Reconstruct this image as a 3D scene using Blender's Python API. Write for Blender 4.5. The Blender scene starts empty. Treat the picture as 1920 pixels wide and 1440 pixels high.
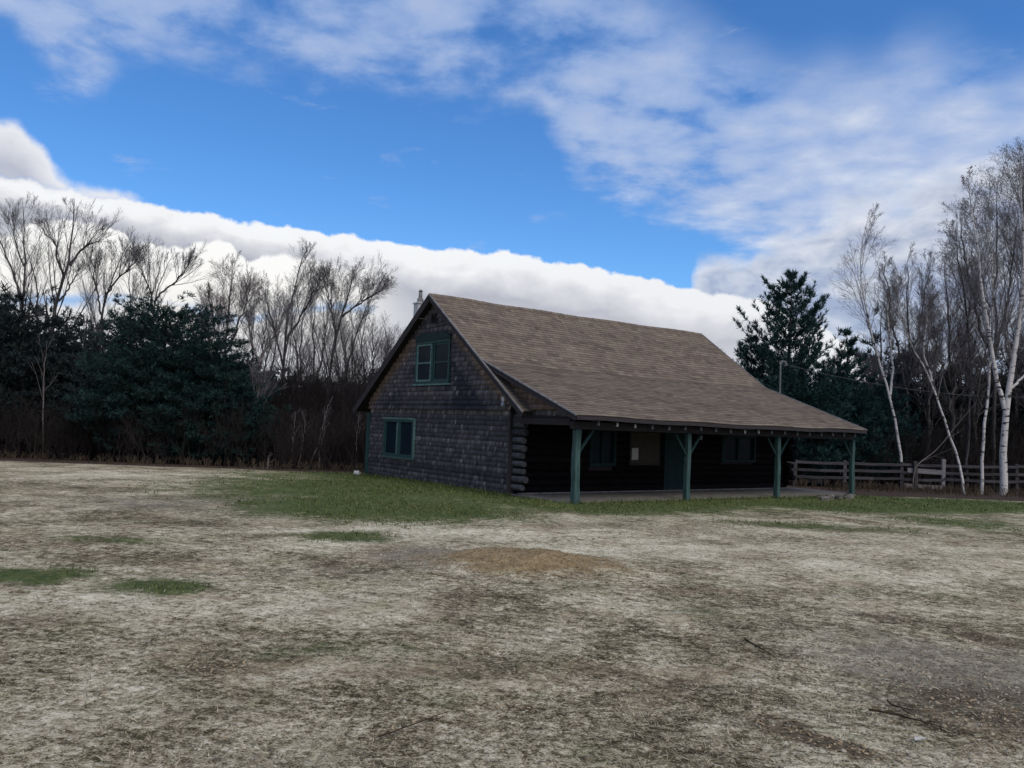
import bpy, math, random
import numpy as np
from mathutils import Vector, Matrix

rng = np.random.default_rng(11)
random.seed(5)
SC = bpy.context.scene
COL = SC.collection
PI = math.pi

# ------------------------------------------------------------------ camera
F, PITCH, ROLL, EYE = 1522.0, 0.0518, 0.0391, 1.65
cp, sp = math.cos(PITCH), math.sin(PITCH)
cr, sr = math.cos(ROLL), math.sin(ROLL)
FW = np.array([0, cp, sp]); UP = np.array([0, -sp, cp]); RT = np.array([1.0, 0, 0])
CAMP = np.array([0, 0, EYE])


def ray(px, py):
    X = (px - 960) / F; Y = (720 - py) / F
    return (X * cr - Y * sr) * RT + (X * sr + Y * cr) * UP + FW


def at(px, py, Y):
    """point of the photo's pixel at the depth Y metres ahead"""
    r = ray(px, py)
    return CAMP + r * (Y / r[1])


cam = bpy.data.cameras.new('camera')
cam.sensor_width = 36; cam.lens = 36 * F / 1920
cam.clip_start = 0.05; cam.clip_end = 6000
co = bpy.data.objects.new('camera', cam); COL.objects.link(co)
ir = cr * RT + sr * UP; iu = -sr * RT + cr * UP
co.matrix_world = Matrix(((ir[0], iu[0], -FW[0], 0), (ir[1], iu[1], -FW[1], 0), (ir[2], iu[2], -FW[2], EYE), (0, 0, 0, 1)))
SC.camera = co


# ------------------------------------------------------------------ objects
def tag(o, label=None, cat=None, group=None, kind=None):
    if label: o['label'] = label
    if cat: o['category'] = cat
    if group: o['group'] = group
    if kind: o['kind'] = kind
    return o


def empty(name, loc, rz=0, label=None, cat=None, group=None):
    o = bpy.data.objects.new(name, None); COL.objects.link(o)
    o.empty_display_size = 0.3
    o.location = loc; o.rotation_euler = (0, 0, rz)
    return tag(o, label, cat, group)


def link(name, me, mat, parent=None):
    o = bpy.data.objects.new(name, me); COL.objects.link(o)
    if mat and not me.materials: me.materials.append(mat)
    if parent: o.parent = parent
    return o


def np_mesh(name, V, Fq, rand=None, smooth=False, attrs=None):
    V = np.ascontiguousarray(V, dtype=np.float32); Fq = np.ascontiguousarray(Fq, dtype=np.int32)
    me = bpy.data.meshes.new(name)
    me.vertices.add(len(V)); me.vertices.foreach_set('co', V.ravel())
    k = Fq.shape[1]
    me.loops.add(Fq.size); me.loops.foreach_set('vertex_index', Fq.ravel())
    me.polygons.add(len(Fq)); me.polygons.foreach_set('loop_start', np.arange(len(Fq), dtype=np.int32) * k)
    if smooth: me.polygons.foreach_set('use_smooth', np.ones(len(Fq), dtype=bool))
    if rand is not None:
        a = me.attributes.new('rand', 'FLOAT', 'FACE'); a.data.foreach_set('value', np.asarray(rand, dtype=np.float32))
    if attrs:
        for n, val in attrs.items():
            a = me.attributes.new(n, 'FLOAT', 'POINT'); a.data.foreach_set('value', np.asarray(val, dtype=np.float32))
    me.update(calc_edges=True)
    return me


class MB:
    """collects faces, links them as one mesh object"""
    def __init__(s): s.v = []; s.f = []; s.r = []

    def quad(s, a, b, c, d, r=0.5):
        n = len(s.v); s.v += [tuple(a), tuple(b), tuple(c), tuple(d)]; s.f.append((n, n + 1, n + 2, n + 3)); s.r.append(r)

    def poly(s, pts, r=0.5):
        n = len(s.v); s.v += [tuple(p) for p in pts]; s.f.append(tuple(range(n, n + len(pts)))); s.r.append(r)

    def box(s, x0, x1, y0, y1, z0, z1, r=0.5, bev=0.0):
        n = len(s.v)
        s.v += [(x, y, z) for z in (z0, z1) for y in (y0, y1) for x in (x0, x1)]
        for f in ((0, 2, 3, 1), (4, 5, 7, 6), (0, 1, 5, 4), (2, 6, 7, 3), (0, 4, 6, 2), (1, 3, 7, 5)):
            s.f.append(tuple(n + i for i in f)); s.r.append(r)

    def bar(s, p, q, w, h, r=0.5, upv=(0, 0, 1)):
        p = Vector(p); q = Vector(q); d = (q - p).normalized(); u = Vector(upv)
        sd = d.cross(u)
        if sd.length < 1e-4: sd = d.cross(Vector((1, 0, 0)))
        sd.normalize(); u = sd.cross(d).normalized()
        n = len(s.v)
        for c in (p, q):
            for a, b in ((-1, -1), (1, -1), (1, 1), (-1, 1)):
                s.v.append(tuple(c + sd * (a * w / 2) + u * (b * h / 2)))
        for f in ((0, 3, 2, 1), (4, 5, 6, 7), (0, 1, 5, 4), (1, 2, 6, 5), (2, 3, 7, 6), (3, 0, 4, 7)):
            s.f.append(tuple(n + i for i in f)); s.r.append(r)

    def prism(s, prof, axis_pts, r=0.5):
        """closed profile list of points extruded from offset a to offset b"""
        a, b = axis_pts; n = len(s.v); k = len(prof)
        s.v += [tuple(np.add(p, a)) for p in prof] + [tuple(np.add(p, b)) for p in prof]
        s.f.append(tuple(range(n, n + k))[::-1]); s.f.append(tuple(range(n + k, n + 2 * k))); s.r += [r, r]
        for i in range(k):
            j = (i + 1) % k
            s.f.append((n + i, n + j, n + k + j, n + k + i)); s.r.append(r)

    def tube(s, pts, rad, n=8, r=0.5, caps=True):
        P = np.array([pts], float); R = np.array([np.broadcast_to(rad, (len(pts),))], float)
        V, Q = tubes(P, R, n); b = len(s.v)
        s.v += [tuple(v) for v in V]; s.f += [tuple(int(i) + b for i in q) for q in Q]; s.r += [r] * len(Q)
        if caps:
            K = len(pts)
            s.f.append(tuple(b + i for i in range(n))[::-1]); s.f.append(tuple(b + (K - 1) * n + i for i in range(n))); s.r += [r, r]

    def build(s, name, mat, parent=None, bevel=0.0, smooth=False):
        me = bpy.data.meshes.new(name); me.from_pydata(s.v, [], s.f); me.update()
        a = me.attributes.new('rand', 'FLOAT', 'FACE'); a.data.foreach_set('value', np.array(s.r, dtype=np.float32))
        if smooth: me.polygons.foreach_set('use_smooth', np.ones(len(me.polygons), dtype=bool))
        o = link(name, me, mat, parent)
        if bevel:
            m = o.modifiers.new('bevel', 'BEVEL'); m.width = bevel; m.segments = 2; m.limit_method = 'ANGLE'
        return o


def nrm(a): return a / (np.linalg.norm(a, axis=-1, keepdims=True) + 1e-9)


def tubes(P, R, n):
    B, K, _ = P.shape
    T = np.empty_like(P)
    T[:, 1:-1] = P[:, 2:] - P[:, :-2]; T[:, 0] = P[:, 1] - P[:, 0]; T[:, -1] = P[:, -1] - P[:, -2]
    T = nrm(T)
    ref = np.tile(np.array([0.31, 0.95, 0.0]), (B, 1))
    bad = np.abs((nrm(P[:, -1] - P[:, 0]) * ref).sum(-1)) > 0.85
    ref[bad] = (0.95, -0.31, 0)
    U = nrm(np.cross(T, ref[:, None, :])); W = np.cross(T, U)
    a = np.arange(n) * 2 * PI / n
    V = P[:, :, None, :] + R[:, :, None, None] * (np.cos(a)[None, None, :, None] * U[:, :, None, :] + np.sin(a)[None, None, :, None] * W[:, :, None, :])
    idx = np.arange(B * K * n).reshape(B, K, n)
    q = np.stack([idx[:, :-1, :], np.roll(idx, -1, 2)[:, :-1, :], np.roll(idx, -1, 2)[:, 1:, :], idx[:, 1:, :]], -1)
    return V.reshape(-1, 3), q.reshape(-1, 4)


def join(parts):
    Vs, Fs, o = [], [], 0
    for V, Q in parts:
        Vs.append(V); Fs.append(Q + o); o += len(V)
    return np.concatenate(Vs), np.concatenate(Fs)


# ------------------------------------------------------------------ noise (terrain)
_perm = np.random.default_rng(3).random((256, 256))


def vnoise(x, y):
    xi = np.floor(x).astype(int); yi = np.floor(y).astype(int)
    fx = x - xi; fy = y - yi
    fx = fx * fx * (3 - 2 * fx); fy = fy * fy * (3 - 2 * fy)
    g = lambda i, j: _perm[(i) % 256, (j) % 256]
    return (g(xi, yi) * (1 - fx) + g(xi + 1, yi) * fx) * (1 - fy) + (g(xi, yi + 1) * (1 - fx) + g(xi + 1, yi + 1) * fx) * fy


def fbm(x, y, s, o=4):
    v = 0; a = .5
    for i in range(o):
        v = v + a * (vnoise(x * s + 17.3 * i, y * s - 9.1 * i) - .5); s *= 2.03; a *= .5
    return v


def terr(x, y):
    x = np.asarray(x, float); y = np.asarray(y, float)
    yc = np.clip(y, -60, 46)
    z = -.0085 * np.clip(yc, 0, 26) - .035 * 1.5 * np.log1p(np.exp((yc - 27) / 1.5))
    z = z + .10 * fbm(x, y, .12, 3) * np.clip(y / 6, 0, 1)
    # low mound of tipped earth
    z = z + (.17 + .12 * fbm(x, y, 2.2, 4)) * np.exp(-(((x - .3) / 1.25) ** 2 + ((y - 10.4) / .75) ** 2) ** 1.3)
    return z


def tz(x, y): return float(terr(np.array([x]), np.array([y]))[0])


# ------------------------------------------------------------------ materials
class NT:
    def __init__(s, tree): s.t = tree; s.n = tree.nodes; s.l = tree.links

    def put(s, sock, v):
        if isinstance(v, bpy.types.NodeSocket): s.l.new(v, sock)
        elif v is not None:
            if hasattr(sock.default_value, '__len__') and not hasattr(v, '__len__'): v = (v,) * len(sock.default_value)
            if hasattr(v, '__len__') and len(v) == 3 and len(sock.default_value) == 4: v = tuple(v) + (1,)
            sock.default_value = v

    def m(s, op, a, b=None, c=None, clamp=False):
        n = s.n.new('ShaderNodeMath'); n.operation = op; n.use_clamp = clamp
        for i, v in enumerate((a, b, c)): s.put(n.inputs[i], v) if v is not None else None
        return n.outputs[0]

    def vm(s, op, a, b=None):
        n = s.n.new('ShaderNodeVectorMath'); n.operation = op
        s.put(n.inputs[0], a)
        if b is not None: s.put(n.inputs['Scale'] if op == 'SCALE' else n.inputs[1], b)
        return n.outputs[0]

    def xyz(s, x, y, z):
        n = s.n.new('ShaderNodeCombineXYZ'); s.put(n.inputs[0], x); s.put(n.inputs[1], y); s.put(n.inputs[2], z); return n.outputs[0]

    def sep(s, v):
        n = s.n.new('ShaderNodeSeparateXYZ'); s.l.new(v, n.inputs[0]); return n.outputs

    def noise(s, vec, scale, detail=4, rough=.55, dist=0):
        n = s.n.new('ShaderNodeTexNoise'); s.l.new(vec, n.inputs['Vector'])
        s.put(n.inputs['Scale'], scale); n.inputs['Detail'].default_value = detail
        n.inputs['Roughness'].default_value = rough; n.inputs['Distortion'].default_value = dist
        return n.outputs['Fac']

    def vor(s, vec, scale, out='Distance'):
        n = s.n.new('ShaderNodeTexVoronoi'); s.l.new(vec, n.inputs['Vector']); n.inputs['Scale'].default_value = scale
        return n.outputs[out]

    def ss(s, x, a, b, lo=0., hi=1., kind='SMOOTHSTEP'):
        n = s.n.new('ShaderNodeMapRange'); n.interpolation_type = kind
        s.put(n.inputs[0], x); s.put(n.inputs[1], a); s.put(n.inputs[2], b); s.put(n.inputs[3], lo); s.put(n.inputs[4], hi)
        return n.outputs[0]

    def mix(s, f, a, b, blend='MIX'):
        n = s.n.new('ShaderNodeMix'); n.data_type = 'RGBA'; n.blend_type = blend
        s.put(n.inputs[0], f); s.put(n.inputs[6], a); s.put(n.inputs[7], b)
        return n.outputs[2]

    def ramp(s, f, stops):
        n = s.n.new('ShaderNodeValToRGB'); cr_ = n.color_ramp
        while len(cr_.elements) < len(stops): cr_.elements.new(.5)
        for e, (p, c) in zip(cr_.elements, stops): e.position = p; e.color = tuple(c) + (1,)
        s.put(n.inputs[0], f); return n.outputs[0]

    def curve(s, x, x0, x1, y0, y1, pts):
        u = s.ss(x, x0, x1, 0., 1., 'LINEAR')
        n = s.n.new('ShaderNodeFloatCurve'); c = n.mapping.curves[0]
        pts = [((p[0] - x0) / (x1 - x0), (p[1] - y0) / (y1 - y0)) for p in pts]
        c.points[0].location = pts[0]; c.points[1].location = pts[-1]
        for p in pts[1:-1]: c.points.new(*p)
        n.mapping.extend = 'HORIZONTAL'; n.mapping.update()
        s.put(n.inputs['Value'], u)
        return s.ss(n.outputs[0], 0., 1., y0, y1, 'LINEAR')

    def attr(s, name):
        n = s.n.new('ShaderNodeAttribute'); n.attribute_name = name; return n.outputs['Fac']

    def coord(s, which='Object'):
        return s.n.new('ShaderNodeTexCoord').outputs[which]

    def bump(s, h, strength=.5, dist=.01):
        n = s.n.new('ShaderNodeBump'); s.put(n.inputs['Height'], h)
        n.inputs['Strength'].default_value = strength; n.inputs['Distance'].default_value = dist
        return n.outputs[0]


def mat(name, fn, rough=.8, spec=.25):
    m = bpy.data.materials.new(name); m.use_nodes = True
    t = NT(m.node_tree); b = t.n['Principled BSDF']
    b.inputs['Roughness'].default_value = rough
    b.inputs['Specular IOR Level'].default_value = spec
    out = fn(t)
    if isinstance(out, tuple): t.put(b.inputs['Base Color'], out[0]); t.l.new(out[1], b.inputs['Normal'])
    else: t.put(b.inputs['Base Color'], out)
    return m


def simple(name, c, var=.35, scale=6, rough=.8, spec=.25, bump=.3, stretch=(1, 1, 1)):
    def fn(t):
        v = t.vm('MULTIPLY', t.coord(), stretch)
        n = t.noise(v, scale, 5, .6)
        r = t.attr('rand')
        k = t.m('ADD', t.m('MULTIPLY', n, .8), t.m('MULTIPLY', r, .2))
        d = tuple(x * (1 - var) for x in c); l = tuple(min(1, x * (1 + var)) for x in c)
        return t.mix(t.ss(k, .3, .7), d, l), t.bump(n, bump, .01)
    return mat(name, fn, rough, spec)


M = {}


def shingle_fn(t):
    p = t.coord(); r = t.attr('rand'); w = t.attr('wear')
    n = t.noise(t.vm('MULTIPLY', p, (1, 26, 2.2)), 3, 5, .65)
    big = t.noise(p, 1.1, 4, .6)
    k = t.m('ADD', t.m('MULTIPLY', r, .6), t.m('MULTIPLY', n, .4))
    grey = t.ramp(k, [(0.08, (.020, .021, .033)), (.5, (.082, .079, .098)), (.92, (.31, .29, .31))])
    brown = t.ramp(k, [(0.1, (.055, .037, .034)), (.5, (.155, .112, .098)), (.95, (.34, .265, .235))])
    black = t.ramp(k, [(0.1, (.012, .015, .028)), (.6, (.042, .046, .070)), (.97, (.22, .22, .25))])
    ww = t.m('ADD', w, t.m('MULTIPLY', t.m('SUBTRACT', big, .5), 1.3))
    c = t.mix(t.ss(ww, .35, .65), black, grey)
    c = t.mix(t.ss(ww, 1.2, 1.6), c, brown)
    return c, t.bump(n, .5, .01)


M['shingle'] = mat('weathered_shingle', shingle_fn, .85, .2)


def roof_fn(t):
    p = t.coord(); r = t.attr('rand')
    n = t.noise(p, 60, 3, .7); big = t.noise(p, .9, 4, .6)
    streak = t.noise(t.vm('MULTIPLY', p, (1.2, .5, .5)), 1.2, 3, .6)
    k = t.m('ADD', t.m('ADD', t.m('MULTIPLY', r, .50), t.m('MULTIPLY', n, .22)), t.m('ADD', t.m('MULTIPLY', big, .28), t.m('MULTIPLY', streak, .12)))
    c = t.ramp(k, [(.22, (.070, .056, .046)), (.5, (.134, .107, .086)), (.72, (.178, .144, .112)), (.95, (.235, .197, .155))])
    moss = t.ss(t.noise(p, 2.3, 5, .6), .56, .7)
    return t.mix(t.m('MULTIPLY', moss, .35), c, (.115, .115, .075)), t.bump(n, .35, .01)


M['roofing'] = mat('asphalt_shingle', roof_fn, .9, .15)
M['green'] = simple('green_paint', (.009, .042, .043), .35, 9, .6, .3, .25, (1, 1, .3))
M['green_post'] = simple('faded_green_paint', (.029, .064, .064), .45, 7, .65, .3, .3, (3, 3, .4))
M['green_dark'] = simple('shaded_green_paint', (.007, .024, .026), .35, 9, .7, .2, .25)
M['trim_light'] = simple('bleached_green_trim', (.085, .155, .16), .4, 10, .7, .2)
M['trim_grey'] = simple('grey_weathered_board', (.15, .15, .155), .4, 8, .75, .2)
M['dark_wood'] = simple('dark_stained_wood', (.030, .026, .030), .45, 8, .8, .2, .4, (.4, 6, 6))
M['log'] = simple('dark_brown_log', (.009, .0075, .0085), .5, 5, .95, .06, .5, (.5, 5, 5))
M['log_end'] = simple('weathered_log_end', (.048, .05, .056), .5, 12, .85, .15)
M['concrete'] = simple('weathered_concrete', (.125, .118, .108), .3, 5, .9, .2, .3)
M['white_metal'] = simple('dull_white_metal', (.36, .38, .41), .2, 8, .45, .4, .1)
M['white'] = simple('dirty_white_plastic', (.40, .40, .38), .15, 6, .5, .4, .1)
M['paper'] = simple('sun_bleached_paper', (.42, .41, .40), .1, 6, .8, .1, .05)
M['board'] = simple('brown_pinboard', (.055, .047, .04), .15, 6, .85, .1, .1)
M['rail'] = simple('silvered_fence_wood', (.046, .044, .050), .5, 6, .85, .15, .5, (.5, 6, 6))
M['rail_pale'] = simple('pale_fence_plank', (.16, .152, .165), .3, 6, .85, .15, .4, (.5, 6, 6))
M['black'] = simple('dark_iron', (.02, .02, .022), .2, 6, .5, .3, .1)
M['cable'] = simple('grey_cable', (.10, .11, .12), .2, 6, .5, .3, .1)
M['bark'] = simple('grey_bark', (.052, .048, .050), .5, 9, .9, .15, .7, (2, 2, .5))
M['conifer_bark'] = simple('dark_conifer_bark', (.030, .026, .026), .4, 9, .9, .1, .5, (2, 2, .5))
M['twig_dark'] = simple('dark_fallen_twig', (.040, .030, .020), .4, 9, .9, .1, .5)
M['twig'] = simple('bare_twig', (.15, .143, .153), .4, 3, .85, .15, .2)
M['twig_red'] = simple('reddish_bare_twig', (.15, .115, .12), .4, 3, .85, .15, .2)
M['brush'] = simple('brown_brush_stem', (.027, .023, .023), .65, .35, .9, .1, .1)
M['weed'] = simple('dead_weed_stem', (.075, .059, .042), .6, .6, .9, .1, .1)
M['brush_pale'] = simple('pale_stem', (.125, .113, .113), .35, 2, .85, .15, .3)


def birch_fn(t):
    p = t.coord()
    band = t.noise(t.vm('MULTIPLY', p, (2.2, 2.2, 8.5)), 1, 4, .65)
    big = t.noise(p, 2.0, 4, .65)
    k = t.m('MAXIMUM', t.ss(band, .56, .61), t.ss(big, .58, .66))
    c = t.mix(t.noise(p, 5, 3), (.34, .33, .335), (.55, .54, .54))
    return t.mix(k, c, (.035, .032, .034)), t.bump(band, .3, .01)


M['birch'] = mat('birch_bark', birch_fn, .75, .25)


def glass_fn(t):
    n = t.noise(t.coord(), 1.5, 3)
    return t.mix(n, (.004, .008, .016), (.012, .022, .032))


M['glass'] = mat('dark_window_glass', glass_fn, .25, .05)


def needle(name, a, b, c):
    def fn(t):
        r = t.attr('rand'); n = t.noise(t.coord(), .55, 3, .6)
        k = t.m('ADD', t.m('MULTIPLY', r, .6), t.m('MULTIPLY', n, .4))
        return t.ramp(k, [(.2, a), (.5, b), (.85, c)])
    return mat(name, fn, .7, .25)


M['pine'] = needle('pine_needles', (.008, .034, .036), (.015, .048, .046), (.030, .070, .060))
M['spruce'] = needle('evergreen_needles', (.007, .026, .028), (.012, .036, .034), (.021, .048, .040))
M['dim_spruce'] = needle('brownish_evergreen_needles', (.011, .019, .024), (.017, .028, .031), (.028, .039, .037))
M['grass'] = needle('short_green_grass', (.032, .054, .013), (.070, .094, .026), (.18, .17, .066))
M['straw'] = needle('dead_grass', (.06, .047, .028), (.24, .20, .125), (.58, .51, .36))
M['leaf'] = needle('dead_leaves', (.07, .047, .026), (.20, .150, .085), (.40, .31, .19))
M['stone'] = needle('gravel', (.09, .078, .055), (.20, .175, .125), (.36, .33, .26))


def ground_fn(t):
    p = t.coord(); x, y, z = t.sep(p)
    g = t.attr('grass'); br = t.attr('brown'); gv = t.attr('gravel'); lt = t.attr('litter'); dk = t.attr('dark'); pl = t.attr('pale')
    fine = t.noise(p, 42, 5, .75); mid = t.noise(p, 7, 5, .68, .2); big = t.noise(p, .7, 5, .62, .6)
    clump = t.noise(p, 15, 6, .74, .15)
    # matted dead grass lying in streaks
    rot = t.n.new('ShaderNodeVectorRotate'); rot.rotation_type = 'Z_AXIS'; rot.inputs['Angle'].default_value = .35; t.l.new(p, rot.inputs['Vector'])
    st = t.noise(t.vm('MULTIPLY', rot.outputs[0], (1.6, 6.5, 3.0)), 2.2, 6, .7, .4)
    grit = t.noise(p, 150, 3, .7); peb = t.vor(p, 75)
    dev = lambda v, k_: t.m('MULTIPLY', t.m('SUBTRACT', v, .5), k_)
    k = t.m('ADD', t.m('ADD', dev(fine, 1.5), dev(clump, 1.9)), t.m('ADD', t.m('ADD', dev(st, .95), dev(mid, 1.0)), dev(big, 1.3)))
    k = t.m('ADD', k, t.m('ADD', dev(grit, 1.1), t.m('MULTIPLY', t.m('SUBTRACT', .34, peb), .35)))
    k = t.m('ADD', t.m('ADD', k, .47), t.m('MULTIPLY', pl, .22))
    c = t.ramp(k, [(.08, (.046, .037, .019)), (.28, (.150, .127, .075)), (.47, (.340, .300, .195)), (.69, (.54, .49, .35)), (.96, (.76, .71, .55))])
    # olive traces of moss and dying grass, pinkish bare sand
    bw = t.ss(t.noise(t.vm('ADD', p, (5., 50., 0.)), .55, 6, .66, .5), .50, .66)
    c = t.mix(t.m('MULTIPLY', bw, .62), c, t.mix(t.ss(k, .15, .85), (.060, .045, .026), (.30, .245, .155)))
    ol = t.ss(t.noise(p, 1.3, 6, .72), .50, .66)
    c = t.mix(t.m('MULTIPLY', ol, .50), c, t.mix(t.ss(k, .15, .85), (.060, .064, .026), (.36, .35, .19)))
    sand = t.ss(t.noise(t.vm('ADD', p, (31., 7., 0.)), .9, 5, .65), .55, .68)
    c = t.mix(t.m('MULTIPLY', sand, .34), c, (.46, .35, .235))
    gr = t.ramp(t.m('ADD', t.m('MULTIPLY', fine, .6), t.m('MULTIPLY', mid, .4)), [(.35, (.105, .092, .072)), (.52, (.225, .20, .155)), (.68, (.40, .365, .29))])
    nz = t.m('SUBTRACT', t.noise(p, 2.2, 6, .72), .5)
    nf = t.m('SUBTRACT', t.noise(p, 12, 4, .7), .5)
    wob = t.m('ADD', t.m('MULTIPLY', nz, 1.1), t.m('MULTIPLY', nf, .7))
    c = t.mix(t.m('MULTIPLY', t.ss(t.m('ADD', gv, wob), .35, .8), .8), c, gr)
    gc = t.ramp(t.m('ADD', t.m('MULTIPLY', mid, .6), t.m('MULTIPLY', fine, .4)), [(.34, (.024, .045, .012)), (.5, (.062, .090, .026)), (.66, (.145, .155, .056))])
    c = t.mix(t.m('MULTIPLY', t.ss(t.m('ADD', g, t.m('MULTIPLY', wob, 1.25)), .20, .76), .95), c, gc)
    bc = t.ramp(t.m('ADD', t.m('MULTIPLY', fine, .55), t.m('MULTIPLY', mid, .45)), [(.30, (.080, .055, .027)), (.48, (.225, .163, .085)), (.66, (.43, .335, .195))])
    c = t.mix(t.ss(t.m('ADD', br, wob), .42, .75), c, bc)
    dc = t.ramp(t.m('ADD', t.m('MULTIPLY', fine, .55), t.m('MULTIPLY', clump, .45)), [(.36, (.028, .020, .012)), (.5, (.085, .066, .040)), (.66, (.24, .20, .13))])
    c = t.mix(t.m('MULTIPLY', t.ss(t.m('ADD', dk, wob), .36, .74), .9), c, dc)
    lc = t.ramp(mid, [(.3, (.022, .017, .015)), (.5, (.052, .038, .031)), (.7, (.10, .075, .06))])
    c = t.mix(t.ss(t.m('ADD', lt, t.m('MULTIPLY', wob, .6)), .35, .65), c, lc)
    h = t.m('ADD', t.m('ADD', t.m('MULTIPLY', fine, .6), t.m('MULTIPLY', mid, .5)), t.m('MULTIPLY', clump, .9))
    return c, t.bump(h, .75, .04)


M['ground'] = mat('dry_ground', ground_fn, .95, .1)

# ------------------------------------------------------------------ ground


def ell(x, y, cx, cy, rx, ry, rot=0, soft=.5):
    c, s = math.cos(rot), math.sin(rot)
    dx, dy = x - cx, y - cy
    u, v = (dx * c + dy * s) / rx, (-dx * s + dy * c) / ry
    d = np.sqrt(u * u + v * v)
    return np.clip((1 + soft - d) / (2 * soft), 0, 1)


TH = .9428
CO = np.array([.037, 21.78, -.124])
AX = np.array([math.sin(TH), math.cos(TH)]); BK = np.array([-math.cos(TH), math.sin(TH)])


def local(x, y):
    dx, dy = x - CO[0], y - CO[1]
    return dx * AX[0] + dy * AX[1], dx * BK[0] + dy * BK[1]


def gpt(px, py):
    r = ray(px, py); return (CAMP + r * ((-.06 - EYE) / r[2]))[:2]


# faint tyre ruts seen in the dirt
TRACKS = [(1660, 1200, 1890, 1285, .05, .55), (1620, 1235, 1850, 1320, .05, .45), (690, 1372, 880, 1322, .04, .6), (930, 1312, 1090, 1262, .035, .55), (0, 1352, 240, 1290, .05, .45), (760, 1400, 900, 1340, .05, .5), (1280, 1330, 1480, 1375, .04, .45), (200, 1210, 520, 1150, .06, .38), (1100, 1180, 1500, 1205, .07, .38), (1050, 1250, 1180, 1215, .04, .45), (300, 1420, 520, 1352, .045, .42)]


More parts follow.
